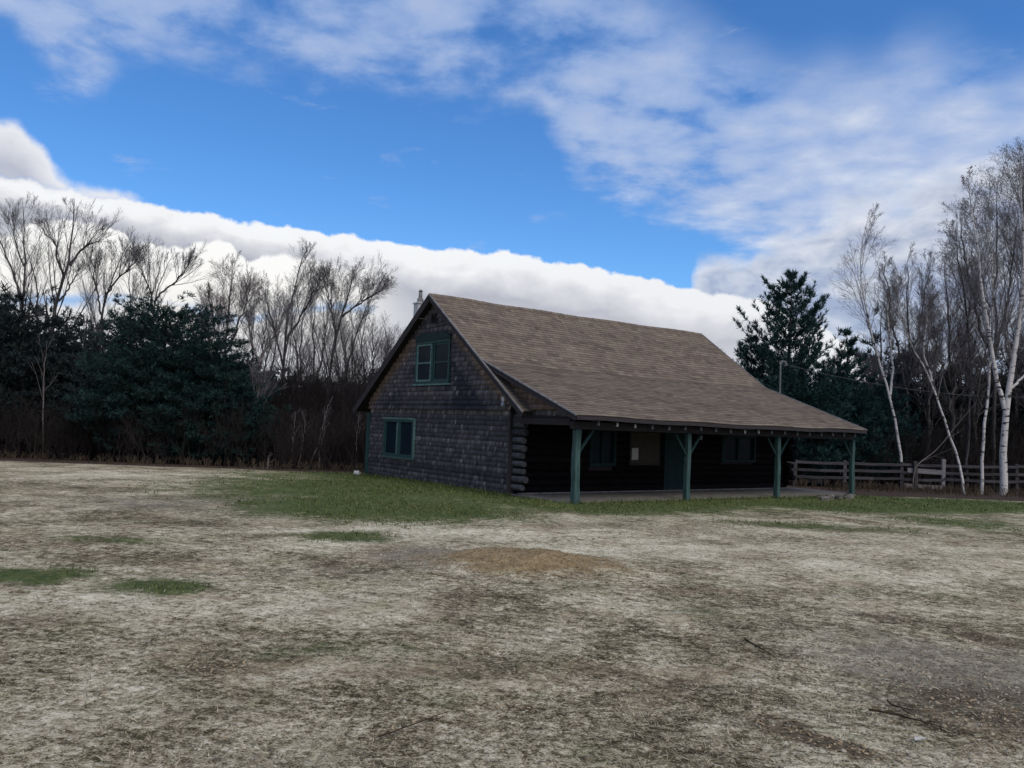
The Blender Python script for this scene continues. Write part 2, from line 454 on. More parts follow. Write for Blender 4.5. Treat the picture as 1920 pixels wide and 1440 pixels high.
def masks(x, y):
    a, b = local(x, y)
    g = np.zeros_like(x)
    # apron of grass round the cabin
    dx = np.maximum(np.maximum(-a, a - 12.6), 0); dy = np.maximum(np.maximum(-2.5 - b, b - 9), 0)
    d = np.sqrt(dx * dx + dy * dy)
    g = np.maximum(g, np.clip(1.2 - d / 3.6, 0, 1))
    g = np.maximum(g, 1.05 * ell(x, y, -2.6, 17.4, 3.0, 3.0, 0, .6))
    g = np.maximum(g, .62 * ell(x, y, -6.6, 26.5, 3.4, 4.0, 0, .7))
    g = np.maximum(g, .9 * ell(x, y, 13.5, 25.2, 9.0, 3.1, .05, .4))
    g = np.maximum(g, .62 * ell(x, y, 10.4, 19.0, 1.7, 1.9, .4, .6))
    g = np.maximum(g, .60 * ell(x, y, 6.4, 16.8, 2.2, .8, 0, .6))
    g = np.maximum(g, .85 * ell(x, y, -4.95, 8.45, .75, .46, .1, .45))
    g = np.maximum(g, .85 * ell(x, y, -3.42, 8.15, .50, .44, 0, .45))
    g = np.maximum(g, .75 * ell(x, y, -2.4, 12.3, .9, .6, 0, .5))
    g = np.maximum(g, .5 * ell(x, y, -5.2, 11.0, 1.1, .35, 0, .5))
    g = np.maximum(g, .35 * ell(x, y, 2.1, 8.0, .8, .4, 0, .6))
    g = np.maximum(g, .35 * ell(x, y, -1.1, 6.2, 1.0, .5, .3, .6))
    g = np.maximum(g, 1.0 * ell(x, y, -3.6, 22.3, 4.4, 5.2, .25, .75))
    g = np.maximum(g, .95 * ell(x, y, 10.5, 23.5, 6.0, 2.6, .3, .4))
    br = .85 * ell(x, y, .28, 10.3, 1.55, .98, 0, .6)
    br = np.maximum(br, .40 * ell(x, y, -1.75, 5.7, .50, .20, .2, .6))
    br = np.maximum(br, .30 * ell(x, y, 4.2, 7.7, .65, .45, -.6, .6))
    br = np.maximum(br, .25 * ell(x, y, 3.3, 5.5, 1.0, .9, -.5, .6))
    br = np.maximum(br, .33 * ell(x, y, .6, 5.8, .45, .2, 0, .6))
    dk = .95 * ell(x, y, 1.78, 4.70, .50, .13, -.80, .5)
    dk = np.maximum(dk, .85 * ell(x, y, 1.72, 5.02, .20, .08, -.5, .6))
    dk = np.maximum(dk, .62 * ell(x, y, -1.95, 5.62, .26, .16, .3, .6))
    dk = np.maximum(dk, .55 * ell(x, y, -1.45, 5.85, .34, .12, .2, .6))
    dk = np.maximum(dk, .75 * ell(x, y, 3.75, 8.1, .40, .26, -.5, .6))
    dk = np.maximum(dk, .70 * ell(x, y, 4.35, 7.4, .45, .28, -.6, .6))
    dk = np.maximum(dk, .58 * ell(x, y, 3.3, 5.3, 1.1, .85, -.5, .6))
    dk = np.maximum(dk, .45 * ell(x, y, .65, 5.7, .40, .18, -.3, .6))
    dk = np.maximum(dk, .50 * ell(x, y, -.25, 4.9, .55, .14, .6, .6))
    dk = np.maximum(dk, .50 * ell(x, y, 2.45, 6.1, .35, .12, -.5, .6))
    dk = np.maximum(dk, .45 * ell(x, y, -.55, 9.4, .55, .22, 0, .6))
    for (xa, ya, xb, yb, w_, s_) in TRACKS:
        pa, pb = gpt(xa, ya), gpt(xb, yb); cx_, cy_ = (pa + pb) / 2; dx_, dy_ = (pb - pa) / 2
        dk = np.maximum(dk, s_ * ell(x, y, cx_, cy_, math.hypot(dx_, dy_), w_, math.atan2(dy_, dx_), .5))
    gv = .75 * ell(x, y, -.9, 10.6, .9, 1.3, .3, .5)
    gv = np.maximum(gv, .6 * ell(x, y, -5.0, 17.0, 5.0, 3.0, .2, .5))
    gv = np.maximum(gv, .45 * ell(x, y, -1.8, 9.3, 2.2, .8, 0, .5))
    gv = np.maximum(gv, .7 * ell(x, y, 3.5, 6.1, 1.4, 1.8, .3, .6))
    gv = np.maximum(gv, .45 * ell(x, y, 2.0, 15.2, 2.2, .9, 0, .5))
    edge = 30.5 + .06 * x * (x < 0) + 1.2 * fbm(x, y, .3, 3)
    lt = np.clip((y - edge) / 1.2, 0, 1) * (x < 4)
    lt = np.maximum(lt, np.clip((y - (27.6 + .10 * (x - 13)).clip(26.5, 30)) / 1.0, 0, 1) * (x > 10.5))
    lt = np.maximum(lt, np.clip((y - 37) / 3, 0, 1))
    pl = ell(x, y, -3.0, 7.4, 3.5, .7, .1, .7) + ell(x, y, -1.0, 12.5, 3.2, 1.6, .1, .7) + .8 * ell(x, y, -10, 24, 4.5, 3.0, 0, .6) + .8 * ell(x, y, 5, 12.5, 5, 3, 0, .7)
    return dict(grass=g, brown=br, dark=dk, gravel=gv, litter=lt, pale=np.clip(pl, 0, 1))


u = np.linspace(-1, 1, 620)
gx = 1500 * np.sinh(9.2 * u) / np.sinh(9.2)
gy = 9 + 1500 * np.sinh(9.2 * u) / np.sinh(9.2)
GX, GY = np.meshgrid(gx, gy, indexing='xy')
x, y = GX.ravel(), GY.ravel()
near = np.clip((40 - np.hypot(x, y)) / 20, 0, 1)
z = terr(x, y) + near * (.05 * fbm(x, y, .9, 4) + .030 * fbm(x, y, 5.0, 3))
far = np.hypot(x, y) > 300
z[far] -= 0.0
n = len(gx); ii = np.arange(n * n).reshape(n, n)
Q = np.stack([ii[:-1, :-1], ii[:-1, 1:], ii[1:, 1:], ii[1:, :-1]], -1).reshape(-1, 4)
me = np_mesh('ground', np.stack([x, y, z], -1), Q, smooth=True, attrs=masks(x, y))
tag(link('ground', me, M['ground']), 'dry pale ground of matted dead grass and sand', 'ground', kind='structure')


# ground cover -------------------------------------------------------------
def scatter_view(nn, r0, r1, half=.68, p=1.0):
    uu = rng.random(nn) ** p
    r = r0 * (r1 / r0) ** uu; a = rng.uniform(-half, half, nn)
    return r * np.sin(a), r * np.cos(a)


def blades(px, py, h, w, lean, flat=False, hv=.5):
    nn = len(px); base = np.stack([px, py, terr(px, py) + (.05 * fbm(px, py, .9, 4) + .03 * fbm(px, py, 5., 3)) * np.clip((40 - np.hypot(px, py)) / 20, 0, 1)], -1)
    a = rng.uniform(0, 2 * PI, nn); L = h * rng.uniform(1 - hv, 1 + hv, nn)
    if flat:
        tilt = rng.uniform(.02, .35, nn)
    else:
        tilt = PI / 2 - np.abs(rng.normal(0, lean, nn))
    d = np.stack([np.cos(a) * np.cos(tilt), np.sin(a) * np.cos(tilt), np.sin(tilt)], -1)
    sd = np.stack([-np.sin(a), np.cos(a), rng.normal(0, .2, nn)], -1) * (w * rng.uniform(.6, 1.4, nn))[:, None] / 2
    base[:, 2] += .002
    m_ = base + d * L[:, None]
    V = np.stack([base - sd, base + sd, m_ + sd * .35, m_ - sd * .35], 1).reshape(-1, 3)
    return V, np.arange(nn * 4).reshape(-1, 4)


def stuff(name, V, Q, r, m_, label, cat):
    return tag(link(name, np_mesh(name, V, Q, r), m_), label, cat, kind='stuff')


# green blades where the masks say grass
px, py = scatter_view(420000, 6.5, 34, .72)
mk = masks(px, py); inside_a, inside_b = local(px, py)
dens = mk['grass'] + 1.5 * fbm(px, py, 1.1, 4) - .5 * mk['litter']
keep = (dens > rng.uniform(.45, 1.7, len(px))) & ~((inside_a > 0) & (inside_a < 12.3) & (inside_b > -2.4) & (inside_b < 8.4))
px, py = px[keep], py[keep]
V, Q = blades(px, py, .016 + .022 * np.clip(fbm(px, py, .8, 3) + .5, 0, 1) + .0011 * np.clip(py - 9, 0, 16), .007 + .0007 * py, .75)
stuff('grass', V, Q, np.clip(rng.normal(.45, .22, len(Q)) + .6 * fbm(px, py, .9, 3), 0, 1), M['grass'], 'short green grass patches round the cabin and in the dirt', 'grass')
# longer tufts at foot of the walls
s_ = rng.uniform(-.3, 9.0, 2600)
edge_a = np.where(rng.random(2600) < .5, -.12 - np.abs(rng.normal(0, .12, 2600)), 0)
fr = edge_a == 0
aa = np.where(fr, rng.uniform(-.2, 13, 2600), edge_a); bb = np.where(fr, -2.45 - np.abs(rng.normal(0, .15, 2600)), s_)
px = CO[0] + aa * AX[0] + bb * BK[0]; py = CO[1] + aa * AX[1] + bb * BK[1]
V, Q = blades(px, py, .085, .016, .5)
stuff('grass_tuft', V, Q, rng.random(len(Q)) * .7, M['grass'], 'longer grass growing along the foot of the cabin walls', 'grass')
# straw
px, py = scatter_view(70000, 3.4, 15, .72, 1.15)
mk = masks(px, py)
keep = (rng.random(len(px)) > mk['grass'] * .8) & (rng.random(len(px)) > np.maximum(mk['brown'], mk['dark'])) & (fbm(px, py, .8, 4) + .25 * fbm(px, py, 4, 2) > rng.uniform(-.35, .25, len(px)))
px, py = px[keep], py[keep]
V, Q = blades(px, py, .040, .0026 + .0004 * py, .5, True, .7)
stuff('dead_grass', V, Q, np.clip(rng.normal(.5, .28, len(Q)), 0, 1), M['straw'], 'flattened pale dead grass strewn over the yard', 'dead grass')
# leaves and clods
px, py = scatter_view(200000, 3.4, 26, .72)
mk = masks(px, py)
keep = (np.maximum(mk['brown'], mk['dark']) + .12 + .9 * fbm(px, py, 1.6, 4)) > rng.uniform(.25, 1.9, len(px))
px, py = px[keep], py[keep]
V, Q = blades(px, py, .022, .012 + .0006 * py, .5, True)
stuff('leaf_litter', V, Q, rng.random(len(Q)), M['leaf'], 'dead brown leaves and crumbs of earth on the ground', 'leaf litter')
# gravel stones
nn = 70000
px, py = scatter_view(nn, 3.4, 15, .72)
mk = masks(px, py)
keep = (mk['gravel'] * .9 + .25 + .6 * fbm(px, py, 1.1, 3)) > rng.random(nn); px, py = px[keep], py[keep]; nn = len(px)
oc = np.array([(1, 0, 0), (0, 1, 0), (-1, 0, 0), (0, -1, 0), (0, 0, 1), (.7, .7, .6), (-.7, .7, .5), (-.7, -.7, .6), (.7, -.7, .55)], float)
qf = np.array([(0, 5, 4, 8), (1, 6, 4, 5), (2, 7, 4, 6), (3, 8, 4, 7), (0, 1, 5, 0), (1, 2, 6, 1), (2, 3, 7, 2), (3, 0, 8, 3)])[:4]
qf2 = np.array([(0, 1, 5), (1, 2, 6), (2, 3, 7), (3, 0, 8), (0, 5, 4), (0, 4, 8), (1, 6, 4), (1, 4, 5), (2, 7, 4), (2, 4, 6), (3, 8, 4), (3, 4, 7)])
sz = rng.gamma(2.0, .0024, nn) + .002
V = oc[None] * (sz[:, None, None] * rng.uniform(.6, 1.3, (nn, 1, 3))) * rng.uniform(.8, 1.2, (nn, 9, 1))
V[:, :, 2] *= .7
an = rng.uniform(0, 2 * PI, nn); ca, sa = np.cos(an)[:, None], np.sin(an)[:, None]
V = np.stack([V[:, :, 0] * ca - V[:, :, 1] * sa, V[:, :, 0] * sa + V[:, :, 1] * ca, V[:, :, 2]], -1)
V += np.stack([px, py, terr(px, py) + .05 * fbm(px, py, .9, 4) + .03 * fbm(px, py, 5., 3)], -1)[:, None, :]
Qs = (qf2[None] + (np.arange(nn) * 9)[:, None, None]).reshape(-1, 3)
stuff('gravel', V.reshape(-1, 3), Qs, np.repeat(rng.random(nn), 12), M['stone'], 'loose grey gravel scattered over the yard', 'gravel')

# ------------------------------------------------------------------ cabin
cabin = empty('cabin', tuple(CO), PI / 2 - TH, 'shingled cabin with a brown roof sweeping down over a log porch on green posts', 'cabin')
LEN, DEP, RY, RZ, SL = 12.0, 8.5, 4.23, 5.77, .7106
KY, EY, SL2 = 1.105, -2.904, .3609
KZ = RZ - SL * (RY - KY); EZ = KZ - SL2 * (KY - EY)
XL, XR = -.27, 12.28


def roofz(y): return RZ - SL * abs(y - RY)


def sag(x): return -.035 * math.sin(PI * max(0, min(1, x / 12))) + .012 * math.sin(x * 1.9)


# solid wall body
b = MB()
prof = [(0, 0, -.25), (0, 0, 3.05 - .3), (0, KY, KZ - .25), (0, RY, RZ - .2), (0, DEP, roofz(DEP) - .2), (0, DEP, -.25)]
b.prism(prof, ((.03, 0, 0), (LEN, 0, 0)))
b.build('wall', M['dark_wood'], cabin)

# gable shingles
W_UP = (3.19, 5.29, 2.98, 4.34); W_LO = (5.26, 7.34, .62, 1.86); W_HD = (3.16, 5.32, 4.34, 4.56); W_V = (4.07, 4.43, 4.86, 5.19)


def shingles(face_x, sgn, wins, name, ylo=0., yhi=DEP, zlo=-.22, topf=None, rs=3, par=cabin):
    r_ = random.Random(rs); v, f, rr, wear = [], [], [], []
    exp = .142; zc = zlo; k = 0
    while zc < RZ:
        zt = zc + exp * 1.08
        zm = zc + exp * .75
        span = topf(zm) if topf else (ylo, yhi)
        if span is None or span[1] - span[0] < .05: zc += exp; k += 1; continue
        rb = r_.gauss(0, .10)
        ys = []; yy = span[0] - r_.uniform(0, .1)
        while yy < span[1]:
            w = r_.uniform(.06, .145); ys.append((max(yy, span[0]), min(yy + w - .006, span[1]))); yy += w
        up = zc > 2.17
        off = .055 if up else .0
        if up and zc < 2.34: off = .09
        for y0, y1 in ys:
            if y1 - y0 < .01: continue
            segs = [(y0, y1)]
            for (a0, a1, c0, c1) in wins:
                if c0 < zm < c1:
                    ns = []
                    for (p, q) in segs:
                        if q <= a0 or p >= a1: ns.append((p, q))
                        else:
                            if p < a0: ns.append((p, a0))
                            if q > a1: ns.append((a1, q))
                    segs = ns
            for (p, q) in segs:
                jit = r_.uniform(-.012, .010); out = .026 + off + r_.uniform(0, .010)
                cz = zc + jit
                xb = face_x + sgn * out; xt = face_x + sgn * (.004 + (.055 if up else 0)); xi = face_x
                n0 = len(v)
                v += [(xb, p, cz), (xb, q, cz), (xt, q, zt), (xt, p, zt), (xi, p, cz), (xi, q, cz)]
                f += [(n0, n0 + 3, n0 + 2, n0 + 1), (n0, n0 + 1, n0 + 5, n0 + 4)]
                rv = min(1, max(0, r_.gauss(.42 + rb, .14) + (r_.random() < .03) * .35))
                rr += [rv, rv]
                # weathering: brown where the rakes keep the rain off, black algae band in the gable, silver below
                yc = (p + q) / 2; dr = (RZ - .2 - SL * abs(yc - RY)) - zm
                if zm > 2.2:
                    wv = 2.0 - dr * 1.35 if dr < 1.1 else .28
                    cen = max(0, 1 - abs(yc - 4.7) / 2.2) * max(0, 1 - abs(zm - 2.7) / .75)
                    wv = max(wv, .28 + 1.2 * cen)
                    if zm > 4.5: wv = min(wv, .95)
                else:
                    wv = .82 + .25 * max(0, 1 - zm / 1.2)
                wear += [wv] * 6
        zc += exp; k += 1
    me = np_mesh(name, np.array(v), np.array(f), rr, attrs={'wear': wear})
    return link(name, me, M['shingle'], par)


def gable_span(zm):
    h = (RZ - .17 - zm) / SL
    return (max(0, RY - h), min(DEP, RY + h)) if h > 0 else None


g_ = shingles(.03, -1, [W_UP, W_LO, W_HD, W_V], 'gable_shingles', topf=gable_span)
g_['label'] = 'wall of small weathered grey wooden shingles under the gable'
shingles(LEN, 1, [], 'gable_shingles', topf=gable_span, rs=9)


# porch side triangle
def porch_span(zm):
    if zm < 2.05: return None
    ymain = RY - (RZ - .02 - zm) / SL          # on the main slope
    yp = KY - (KZ - .16 - zm) / SL2            # under porch roof
    lo = max(yp, EY + .12); hi = min(ymain + .35, 1.2)
    return (lo, hi) if hi > lo else None


s2 = shingles(.10, -1, [], 'porch_side_shingles', topf=porch_span, zlo=2.08, rs=21)
s2['label'] = 'narrow shingled triangle filling the end of the porch roof'
b = MB(); b.prism([(0, -2.55, 2.03), (0, 0.9, 2.03), (0, .9, KZ - .26), (0, -2.55, EZ + .02)], ((.10, 0, 0), (.16, 0, 0)))
b.build('porch_side_backing', M['dark_wood'], cabin)


# roof: solid sheets and shingle tabs
def slab(bm, y0, z0, y1, z1, x0, x1, th, nx=12):
    """sheet from upper edge (y0,z0) to lower edge (y1,z1)"""
    d = np.array([y1 - y0, z1 - z0]); d /= np.linalg.norm(d); nv = np.array([-d[1], d[0]])
    if nv[1] < 0: nv = -nv
    xs = np.linspace(x0, x1, nx + 1)
    for i in range(nx):
        xa, xb = xs[i], xs[i + 1]; sa_, sb_ = sag(xa), sag(xb)
        t = lambda x_, s_, y_, z_, k_: (x_, y_ - nv[0] * th * k_, z_ + s_ - nv[1] * th * k_)
        A = [t(xa, sa_, y0, z0, 0), t(xb, sb_, y0, z0, 0), t(xb, sb_, y1, z1, 0), t(xa, sa_, y1, z1, 0)]
        B_ = [t(xa, sa_, y0, z0, 1), t(xb, sb_, y0, z0, 1), t(xb, sb_, y1, z1, 1), t(xa, sa_, y1, z1, 1)]
        bm.quad(*A); bm.quad(*B_[::-1])
        bm.quad(A[3], A[2], B_[2], B_[3]); bm.quad(A[1], A[0], B_[0], B_[1])
        if i == 0: bm.quad(A[0], A[3], B_[3], B_[0])
        if i == nx - 1: bm.quad(A[2], A[1], B_[1], B_[2])


def tabs(bm, y0, z0, y1, z1, x0, x1, rs, exp=.15):
    r_ = random.Random(rs)
    d = np.array([y1 - y0, z1 - z0]); L = np.linalg.norm(d); d /= L; nv = np.array([-d[1], d[0]])
    if nv[1] < 0: nv = -nv
    nrow = int(L / exp)
    for k in range(nrow + 1):
        s_lo = L - k * exp + .012; s_hi = max(0, s_lo - exp - .01)
        rowb = r_.gauss(0, .09)
        xx = x0 - r_.uniform(0, .3); tone = .5
        while xx < x1:
            w = r_.choice((.15, .2, .2, .24, .3)); xa, xb = max(xx, x0 - .015), min(xx + w - .006, x1 + .015); xx += w
            if xb - xa < .02: continue
            if r_.random() < .9: tone = min(1, max(0, r_.gauss(.47, .19)))
            tv = min(1, max(0, tone + rowb))
            lift = .013 + r_.uniform(0, .006)
            def P(x_, s_, h_): return (x_, y0 + d[0] * s_ + nv[0] * h_, z0 + d[1] * s_ + nv[1] * h_ + sag(x_))
            bm.quad(P(xa, s_lo, lift), P(xb, s_lo, lift), P(xb, s_hi, .004), P(xa, s_hi, .004), tv)
            bm.quad(P(xa, s_lo, 0), P(xb, s_lo, 0), P(xb, s_lo, lift), P(xa, s_lo, lift), tv * .5)


tb = MB()
tabs(tb, RY, RZ, KY, KZ, XL, XR, 1)
tabs(tb, KY, KZ, EY, EZ, XL + .05, XR, 2)
tabs(tb, RY, RZ, 9.28, roofz(9.28), XL, XR, 3, .3)
tabs(tb, KY - .02, KZ - .02, -.823, roofz(-.823), XL, XL + .42, 4)
# ridge caps
xx = XL
while xx < XR:
    x2 = min(xx + .15, XR); h = .03 + random.uniform(0, .008)
    for sgn in (-1, 1):
        tb.quad((xx, RY, RZ + h + sag(xx)), (x2 + .01, RY, RZ + h - .008 + sag(x2)), (x2 + .01, RY + sgn * .15, RZ - .15 * SL + h - .012 + sag(x2)), (xx, RY + sgn * .15, RZ - .15 * SL + h - .004 + sag(xx)), random.uniform(.2, .7))
    xx += .15
roof = tb.build('roof', M['roofing'], cabin)
b = MB()
slab(b, RY, RZ - .005, KY, KZ - .005, XL, XR, .12)
slab(b, KY, KZ - .005, EY + .01, EZ - .005, XL + .05, XR, .11)
slab(b, RY, RZ - .005, 9.27, roofz(9.27) - .005, XL, XR, .12)
slab(b, KY + .05, roofz(KY + .05) - .01, -.82, roofz(-.82) - .01, XL, XL + .40, .10, 1)
b.build('roof_decking', M['dark_wood'], roof)


def rake(y0, z0, y1, z1, x_, h, w, mname, name, dz=-.02):
    m_ = MB(); m_.bar((x_, y0, z0 + dz), (x_, y1, z1 + dz), w, h); return m_.build(name, M[mname], cabin)


# rake boards: broad dark board and thin bleached drip edge
rake(RY, RZ - .10, -.84, roofz(-.84) - .10, XL - .015, .14, .03, 'dark_wood', 'rake_board', 0)
rake(RY, RZ - .005, -.86, roofz(-.86) - .005, XL - .025, .035, .05, 'trim_grey', 'drip_edge', 0)
rake(RY, RZ - .12, 9.28, roofz(9.28) - .12, XL - .015, .22, .03, 'dark_wood', 'rake_board', 0)
rake(KY + .25, KZ + .10, EY - .01, EZ - .005, XL + .03, .035, .05, 'trim_grey', 'drip_edge', 0)
rake(KY + .1, KZ - .06, EY + .03, EZ - .085, XL + .035, .10, .03, 'dark_wood', 'rake_board', 0)
rake(RY, RZ - .01, KY, KZ - .01, XR + .02, .04, .05, 'trim_grey', 'drip_edge', .008)
rake(KY, KZ - .01, EY, EZ - .01, XR + .02, .04, .05, 'trim_grey', 'drip_edge', .008)
# soffit under the gable overhang and eave fascia
b = MB()
for i in range(12):
    xa, xb = XL + .05 + i * (XR - XL - .05) / 12, XL + .05 + (i + 1) * (XR - XL - .05) / 12
    b.bar((xa, EY + .0, EZ - .065 + sag(xa)), (xb, EY + .0, EZ - .065 + sag(xb)), .025, .09)
b.build('fascia', M['dark_wood'], cabin)
# rafter tails
k = 0; xx = .55
while xx < 12.1:
    m_ = MB(); yt = EY + .07
    m_.bar((xx, yt, EZ - .175 + sag(xx)), (xx, -.1, EZ - .175 + SL2 * (-.1 - yt) + sag(xx)), .06, .10)
    m_.build('rafter', M['dark_wood'], cabin)
    if k % 1 == 0:
        m2 = MB(); m2.box(xx - .035, xx + .035, yt - .012, yt - .003, EZ - .235 + sag(xx), EZ - .125 + sag(xx))
        o = m2.build('rafter_end', M['trim_grey' if k in (1, 2, 9, 10) else 'log_end'], cabin)
    xx += .62; k += 1
# beam
b = MB(); b.box(.02, 12.15, -2.54, -2.38, EZ - .34, EZ - .15); b.build('porch_beam', M['dark_wood'], cabin, .01)
b = MB(); b.box(.02, .16, -2.375, .0, EZ - .26, EZ - .085); b.build('porch_beam', M['dark_wood'], cabin, .01)

# posts with braces
for i in range(4):
    xp = .187 + 4.0 * i; yp = -2.46
    wx = CO[0] + xp * AX[0] + yp * BK[0]; wy = CO[1] + xp * AX[1] + yp * BK[1]
    zb = tz(wx, wy) - CO[2]
    m_ = MB(); hw = .072 if i else .082
    nseg = 7
    zs = np.linspace(zb - .15, EZ - .34, nseg)
    prof = [(-1, -1), (1, -1), (1, 1), (-1, 1)]
    n0 = len(m_.v)
    for q, zz in enumerate(zs):
        e = 1 + (.14 if q < 2 else 0) * (2 - q) / 2 + .05 * math.sin(q * 2.3 + i)
        dx = .012 * math.sin(q * 1.3 + i * 2)
        m_.v += [(xp + dx + a_ * hw * e, yp + b_ * hw * e, zz) for a_, b_ in prof]
        if q:
            o0 = n0 + (q - 1) * 4
            for j in range(4):
                m_.f.append((o0 + j, o0 + (j + 1) % 4, o0 + 4 + (j + 1) % 4, o0 + 4 + j)); m_.r.append(.5)
    m_.f.append((n0 + 3, n0 + 2, n0 + 1, n0)); m_.r.append(.5)
    o0 = n0 + (nseg - 1) * 4; m_.f.append((o0, o0 + 1, o0 + 2, o0 + 3)); m_.r.append(.5)
    po = m_.build('porch_post', M['green_post'], cabin, .02)
    for sg in (-1, 1):
        if i == 0 and sg < 0: continue
        if i == 3 and sg > 0: continue
        m2 = MB(); m2.bar((xp + sg * .07, yp, EZ - .92), (xp + sg * .52, yp, EZ - .36), .062, .062, upv=(0, 1, 0))
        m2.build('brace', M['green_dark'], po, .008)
    st = MB(); st.tube([(xp, yp, zb - .2), (xp, yp, zb + .05), (xp, yp, zb + .10)], [.17, .16, .09], 9)
    if i == 3: st.build('footing', M['concrete'], po, .01)

# log wall behind the porch, with the crossing log ends
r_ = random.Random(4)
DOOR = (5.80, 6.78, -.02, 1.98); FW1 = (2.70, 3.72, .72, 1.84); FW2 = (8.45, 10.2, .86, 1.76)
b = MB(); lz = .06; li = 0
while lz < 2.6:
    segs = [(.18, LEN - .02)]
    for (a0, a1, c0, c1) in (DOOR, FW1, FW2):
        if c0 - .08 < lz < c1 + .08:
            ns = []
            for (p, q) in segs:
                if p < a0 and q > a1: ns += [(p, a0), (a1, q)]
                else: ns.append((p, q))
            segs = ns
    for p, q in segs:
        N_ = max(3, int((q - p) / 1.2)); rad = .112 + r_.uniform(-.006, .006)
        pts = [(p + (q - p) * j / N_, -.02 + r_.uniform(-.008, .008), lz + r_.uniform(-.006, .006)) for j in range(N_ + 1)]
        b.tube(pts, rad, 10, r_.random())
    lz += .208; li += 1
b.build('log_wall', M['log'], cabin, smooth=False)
for xc in (.12, LEN - .12):
    lz = .16; q = 0
    while lz < 2.15:
        m_ = MB(); rad = .094 + r_.uniform(-.014, .012); ln = .30 + r_.uniform(-.16, .15)
        m_.tube([(xc + r_.uniform(-.01, .01), .05, lz), (xc + r_.uniform(-.015, .015), -.10 - ln * .6, lz), (xc + r_.uniform(-.02, .02), -.12 - ln, lz + r_.uniform(-.01, .01))], [rad, rad, rad * .93], 10, r_.random())
        m_.build('log_end', M['log_end'] if xc < 1 else M['log'], cabin)
        lz += .208; q += 1
# sill and slab
b = MB(); b.box(.17, LEN, -.17, -.135, -.08, .0); b.build('sill', M['trim_grey'], cabin, .005)
b = MB()
N_ = 40; top = []; r_ = random.Random(8)
xs = np.linspace(.05, 12.75, N_)
for i, x_ in enumerate(xs):
    fy = -2.36 + r_.uniform(-.012, .012) + (max(0, x_ - 11.6) ** 2) * .35
    top.append((x_, fy))
for i in range(N_ - 1):
    (xa, ya), (xb, yb) = top[i], top[i + 1]
    b.quad((xa, ya, -.045), (xb, yb, -.045), (xb, .1, -.03), (xa, .1, -.03), .5)
    b.quad((xa, ya - .005, -.3), (xb, yb - .005, -.3), (xb, yb, -.045), (xa, ya, -.045), .5)
b.quad((.05, .1, -.03), (.05, -2.36, -.045), (.05, -2.36, -.3), (.05, .1, -.3))
xe, ye = top[-1]
b.quad((xe, ye, -.045), (xe, .1, -.03), (xe, .1, -.3), (xe, ye, -.3))
b.build('porch_slab', M['concrete'], cabin)


# windows, door, vent, corner boards
def frame(m_, y0, y1, z0, z1, x0, x1, w):
    m_.box(x0, x1, y0, y1, z1 - w, z1); m_.box(x0, x1, y0, y1, z0, z0 + w)
    m_.box(x0, x1, y0, y0 + w, z0 + w, z1 - w); m_.box(x0, x1, y1 - w, y1, z0 + w, z1 - w)


# upper pair of sash windows (gable at x = .03, outward is -x; upper shingles stand about 8 cm out)
m_ = MB(); frame(m_, 3.2, 5.28, 2.99, 4.33, -.085, .02, .075); m_.box(-.08, .02, 4.19, 4.29, 3.065, 4.255)
wf = m_.build('window', M['green'], cabin, .006); wf['label'] = 'pair of sash windows high in the gable'
m_ = MB(); frame(m_, 4.30, 5.20, 3.07, 4.25, -.075, -.03, .055); m_.box(-.07, -.03, 4.355, 5.145, 3.63, 3.675)
m_.build('sash', M['trim_light'], wf)
m_ = MB(); frame(m_, 3.28, 4.18, 3.07, 4.25, -.05, -.01, .06); m_.box(-.045, -.01, 3.34, 4.12, 3.63, 3.67)
m_.build('sash', M['green'], wf)
m_ = MB(); m_.quad((-.045, 5.15, 3.12), (-.045, 4.35, 3.12), (-.045, 4.35, 4.2), (-.045, 5.15, 4.2)); m_.build('pane', M['glass'], wf)
m_ = MB(); m_.quad((-.025, 4.13, 3.12), (-.025, 3.33, 3.12), (-.025, 3.33, 4.2), (-.025, 4.13, 4.2)); m_.build('pane', M['glass'], wf)
m_ = MB(); m_.box(-.13, .02, 3.14, 5.34, 2.935, 2.985); m_.build('window_sill', M['trim_light'], wf, .005)
m_ = MB(); m_.prism([(0, 3.17, 4.335), (0, 5.32, 4.335), (0, 5.30, 4.50), (0, 4.95, 4.585), (0, 3.52, 4.585), (0, 3.19, 4.42)], ((-.095, 0, 0), (.02, 0, 0)))
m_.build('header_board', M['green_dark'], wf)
# lower window
m_ = MB(); frame(m_, 5.27, 7.33, .63, 1.85, -.05, .02, .085); m_.box(-.045, .02, 6.22, 6.34, .715, 1.765)
wf = m_.build('window', M['green'], cabin, .006); wf['label'] = 'wide low green framed window in the gable wall'
m_ = MB(); m_.box(-.03, .01, 6.36, 6.44, .72, 1.76); m_.build('sash', M['trim_light'], wf)
for q0, q1 in ((5.36, 5.42), (6.16, 6.215), (7.18, 7.24)):
    m_ = MB(); m_.box(-.02, .01, q0, q1, .72, 1.76); m_.build('sash', M['green'], wf)
m_ = MB(); m_.quad((-.008, 7.2, .72), (-.008, 6.44, .72), (-.008, 6.44, 1.76), (-.008, 7.2, 1.76)); m_.build('pane', M['glass'], wf)
m_ = MB(); m_.quad((-.008, 6.16, .72), (-.008, 5.42, .72), (-.008, 5.42, 1.76), (-.008, 6.16, 1.76)); m_.build('pane', M['glass'], wf)
m_ = MB(); m_.box(-.10, .02, 5.2, 7.38, .56, .625); m_.build('window_sill', M['green_post'], wf, .005)
m_ = MB(); m_.box(-.055, .02, 5.225, 5.265, .63, 1.9); m_.box(-.06, .02, 5.22, 7.45, 1.855, 1.905); m_.build('window_trim', M['trim_light'], wf, .004)
